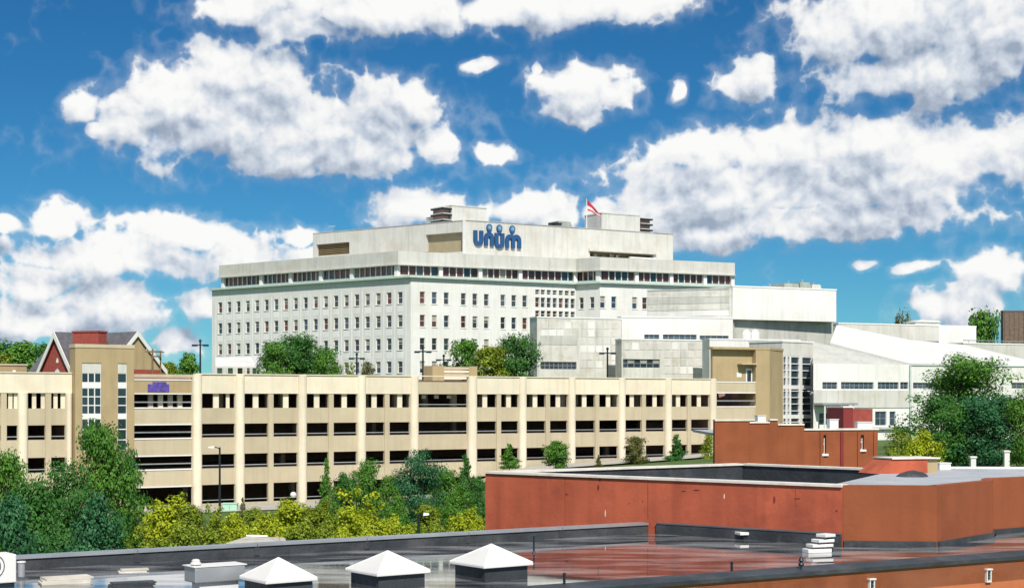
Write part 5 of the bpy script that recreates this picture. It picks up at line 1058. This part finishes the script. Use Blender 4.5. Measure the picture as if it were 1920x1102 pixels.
# behind the garage
tree(30, 640, 130, 262, 'round', 'leaf_mid', 'green tree at the far left behind the garage roof', group=GB, leaf=.03)
tree(85, 645, 70, 258, 'round', 'leaf_dark', 'dark green tree just left of the brick gable', group=GB, leaf=.03)
tree(-20, 655, 90, 250, 'round', 'leaf_olive', 'pale olive tree cut off by the left edge behind the garage', group=GB, leaf=.03)
tree(283, 666, 70, 246, 'round', 'leaf_mid', 'low green tree against the right gable of the house', group=GB, leaf=.03)
tree(352, 663, 60, 252, 'mound', 'leaf_mid', 'feathery green tree beside the double lamp post', group=GB, leaf=.03)
tree(318, 680, 60, 240, 'mound', 'leaf_olive', 'low olive shrub on the garage skyline right of the utility poles', 'shrub', group=GB, leaf=.03)
tree(560, 629, 158, 246, 'round', 'leaf_dark', 'large round dark green tree before the left wing of the office', group=GB, n=12000, leaf=.017)
tree(512, 645, 74, 240, 'round', 'leaf_mid', 'smaller green tree hugging the left side of the large round tree', group=GB, leaf=.024)
tree(612, 655, 60, 240, 'round', 'leaf_mid', 'green tree hugging the right side of the large round tree', group=GB, leaf=.024)
tree(655, 682, 34, 236, 'feather', 'leaf_olive', 'small olive shrub right of the large round tree', 'shrub', group=GB, leaf=.03)
tree(690, 678, 42, 236, 'feather', 'leaf_brown', 'thin brownish shrub before the office corner', 'shrub', group=GB, n=2500, leaf=.03)
tree(872, 638, 92, 240, 'round', 'leaf_mid', 'green tree left of the concrete podium, left of a pair', group=GB, leaf=.024)
tree(968, 628, 110, 238, 'round', 'leaf_dark', 'dense dark tree touching the concrete podium', group=GB, n=9000, leaf=.02)
tree(922, 650, 92, 236, 'round', 'leaf_olive', 'olive tree between the green pair before the podium', group=GB, leaf=.026)
# right background
tree(1690, 588, 56, 305, 'round', 'leaf_brown', 'small brownish tree on the skyline above the slanted roof', group='skyline trees', n=2600, leaf=.03, zb=6)
tree(1845, 584, 100, 312, 'round', 'leaf_mid', 'green tree on the skyline left of the brown brick block', group='skyline trees', zb=6, leaf=.024)
# right foreground
tree(1800, 668, 225, 122, 'tall', 'leaf_mid', 'big bushy green tree before the white ribbon building', n=20000, leaf=.0125, seed=0, base=.24)
tree(1765, 740, 150, 117, 'round', 'leaf_dark', 'dark green tree under the left side of the big bushy tree', n=11000, leaf=.017, seed=3, base=.24)
tree(1862, 740, 170, 116, 'round', 'leaf_blue', 'bluish dark tree at the right in front of the big bushy tree', n=11000, leaf=.017, seed=4, base=.24)
tree(1925, 728, 110, 113, 'tall', 'leaf_mid', 'green tree cut off by the right edge', n=9000, leaf=.018, base=.2)
tree(1728, 808, 112, 108, 'mound', 'leaf_lime', 'yellow green shrub at the foot of the big right tree', 'shrub', n=8000, leaf=.02)
tree(1690, 800, 70, 150, 'round', 'leaf_olive', 'olive tree behind the yellow shrub at the white building', n=6000, leaf=.022)
tree(1672, 842, 50, 104, 'mound', 'leaf_olive', 'small olive shrub right of the small red building', 'shrub', leaf=.026)
# left foreground mass
tree(196, 795, 150, 96, 'tall', 'leaf_mid', 'tall green tree before the stair tower', group=GA, n=16000, leaf=.015, seed=1)
tree(128, 868, 150, 88, 'round', 'leaf_dark', 'dark tree left of the tall tree before the stair tower', group=GA, n=11000, leaf=.016)
tree(12, 848, 110, 93, 'round', 'leaf_mid', 'green tree cut off by the left edge before the garage wing', group=GA, n=10000, leaf=.018)
tree(62, 905, 190, 78, 'mound', 'leaf_dark', 'broad dark green shrub mass in the lower left corner', 'shrub', group=GA, n=14000, leaf=.017)
tree(20, 930, 150, 70, 'mound', 'leaf_blue', 'bluish green shrub at the lower left edge', 'shrub', group=GA, n=12000, leaf=.018)
tree(180, 930, 150, 74, 'mound', 'leaf_blue', 'bluish dark shrub below the tall tree', 'shrub', group=GA, n=12000, leaf=.018)
tree(235, 840, 80, 99, 'tall', 'leaf_dark', 'narrow dark tree at the right flank of the tall tree', group=GA, n=7000, leaf=.02)
# lime shrubs
for px, yt, wp, d, kd, mt, lab in [(310, 930, 120, 100, 'feather', 'leaf_lime', 'tall feathery yellow shrub right of the tall tree'), (385, 952, 110, 98, 'feather', 'leaf_olive', 'olive yellow shrub under the tall lamp post'), (440, 962, 90, 102, 'mound', 'leaf_lime', 'low yellow green mound right of the tall lamp post'),
        (545, 937, 130, 104, 'mound', 'leaf_lime', 'round bright yellow shrub under the globe lamp'), (500, 965, 90, 97, 'mound', 'leaf_lime', 'low yellow shrub left of the round bright one'), (668, 918, 140, 104, 'feather', 'leaf_lime', 'spiky yellow green shrub before the slim conifers'), (620, 965, 90, 92, 'mound', 'leaf_olive', 'olive mound at the foot of the spiky shrub'),
        (735, 968, 80, 92, 'mound', 'leaf_lime', 'small yellow shrub left of the low lamp post'), (868, 955, 100, 92, 'feather', 'leaf_lime', 'yellow feathery shrub beside the red wall'), (815, 975, 70, 88, 'mound', 'leaf_olive', 'small olive shrub right of the low lamp post'), (340, 985, 140, 84, 'mound', 'leaf_olive', 'low olive shrub along the parapet below the feathery yellow one'), (250, 985, 90, 84, 'feather', 'leaf_olive', 'olive plumed shrub at the edge of the dark shrubs'),
        (285, 958, 90, 106, 'feather', 'leaf_lime', 'yellow plumed shrub against the tall tree'), (355, 945, 95, 112, 'mound', 'leaf_olive', 'olive mound behind the feathery yellow shrub'), (415, 968, 80, 112, 'feather', 'leaf_lime', 'yellow plumes behind the low mound by the lamp post'), (475, 952, 85, 114, 'mound', 'leaf_olive', 'olive mound behind the low yellow shrub'),
        (600, 940, 90, 114, 'feather', 'leaf_olive', 'olive plumes between the round yellow shrub and the spiky one'), (565, 978, 120, 86, 'mound', 'leaf_olive', 'low olive shrub along the parapet under the round yellow one'), (700, 978, 110, 86, 'feather', 'leaf_lime', 'low yellow plumes along the parapet before the spiky shrub'), (455, 988, 110, 82, 'feather', 'leaf_lime', 'low yellow plumes beside the grey hipped roof'),
        (745, 950, 80, 108, 'mound', 'leaf_mid', 'mid green mound under the dark bluish tree'), (800, 945, 90, 110, 'mound', 'leaf_olive', 'olive mound right of the mid green one'), (765, 985, 90, 84, 'mound', 'leaf_lime', 'yellow mound at the parapet under the low lamp'), (835, 985, 80, 82, 'feather', 'leaf_olive', 'olive plumes at the parapet near the red wall'), (895, 968, 60, 90, 'mound', 'leaf_lime', 'small yellow mound touching the red wall'),
        (640, 988, 90, 80, 'mound', 'leaf_lime', 'small yellow mound at the parapet below the conifers'), (525, 958, 80, 120, 'mound', 'leaf_lime', 'yellow mound behind the round bright shrub'), (895, 900, 60, 118, 'mound', 'leaf_dark', 'dark green mound behind the left end of the red wall')]:
    tree(px, yt, wp, d, kd, mt, lab, 'shrub', group=GA, n=8000, leaf=.023)
# conifers and garage-side trees
tree(612, 862, 62, 132, 'cone', 'leaf_mid', 'slim green conifer, leftmost before the garage', group=GA, n=8000, leaf=.022, name='conifer_tree')
tree(692, 862, 76, 134, 'tall', 'leaf_mid', 'upright green tree second from left before the garage', group=GA, n=8000, leaf=.02)
tree(784, 846, 112, 126, 'tall', 'leaf_blue', 'dark bluish tree before the open garage bay', group=GA, n=14000, leaf=.016, seed=5)
tree(872, 856, 66, 122, 'cone', 'leaf_dark', 'dark green tree touching the left end of the red wall', group=GA, n=8000, leaf=.022)
tree(860, 905, 90, 112, 'mound', 'leaf_mid', 'mid green shrub between the dark trees and the red wall', 'shrub', group=GA, n=8000, leaf=.018)
tree(742, 915, 60, 116, 'cone', 'leaf_mid', 'small green conifer left of the dark bluish tree', group=GA, leaf=.022, name='conifer_tree')
tree(650, 885, 66, 138, 'round', 'leaf_dark', 'dark round tree between the slim conifer and the upright tree', group=GA, n=8000, leaf=.022)
tree(735, 890, 70, 136, 'round', 'leaf_mid', 'green tree left of the dark bluish tree, behind it', group=GA, n=8000, leaf=.022)
tree(830, 880, 80, 130, 'tall', 'leaf_mid', 'green tree between the dark bluish tree and the red wall', group=GA, n=9000, leaf=.02)
tree(890, 892, 60, 128, 'round', 'leaf_dark', 'dark tree half hidden by the left end of the red wall', group=GA, n=8000, leaf=.022)
tree(455, 932, 27, 142, 'cone', 'leaf_brown', 'little dark cypress at the foot of a garage column', group=GA, n=3000, leaf=.03, name='conifer_tree')
for px, yt, wp, d, kd, mt, lab in [(955, 832, 46, 172, 'cone', 'leaf_mid', 'leftmost small conifer above the red wall'), (1042, 826, 58, 176, 'round', 'leaf_mid', 'second small round shrub above the red wall'), (1122, 852, 18, 180, 'cone', 'leaf_brown', 'tiny brown shrub at a garage column'), (1192, 818, 50, 184, 'tall', 'leaf_brown', 'thin brownish green shrub fourth from the left above the red wall'), (1268, 815, 52, 188, 'cone', 'leaf_dark', 'dark green conifer right of the thin brownish shrub'), (1328, 812, 28, 190, 'tall', 'leaf_olive', 'narrow olive shrub beside the small red building')]:
    tree(px, yt, wp, d, kd, mt, lab, 'shrub', group=GC, n=4500, leaf=.03, zb=ZA(878, d))
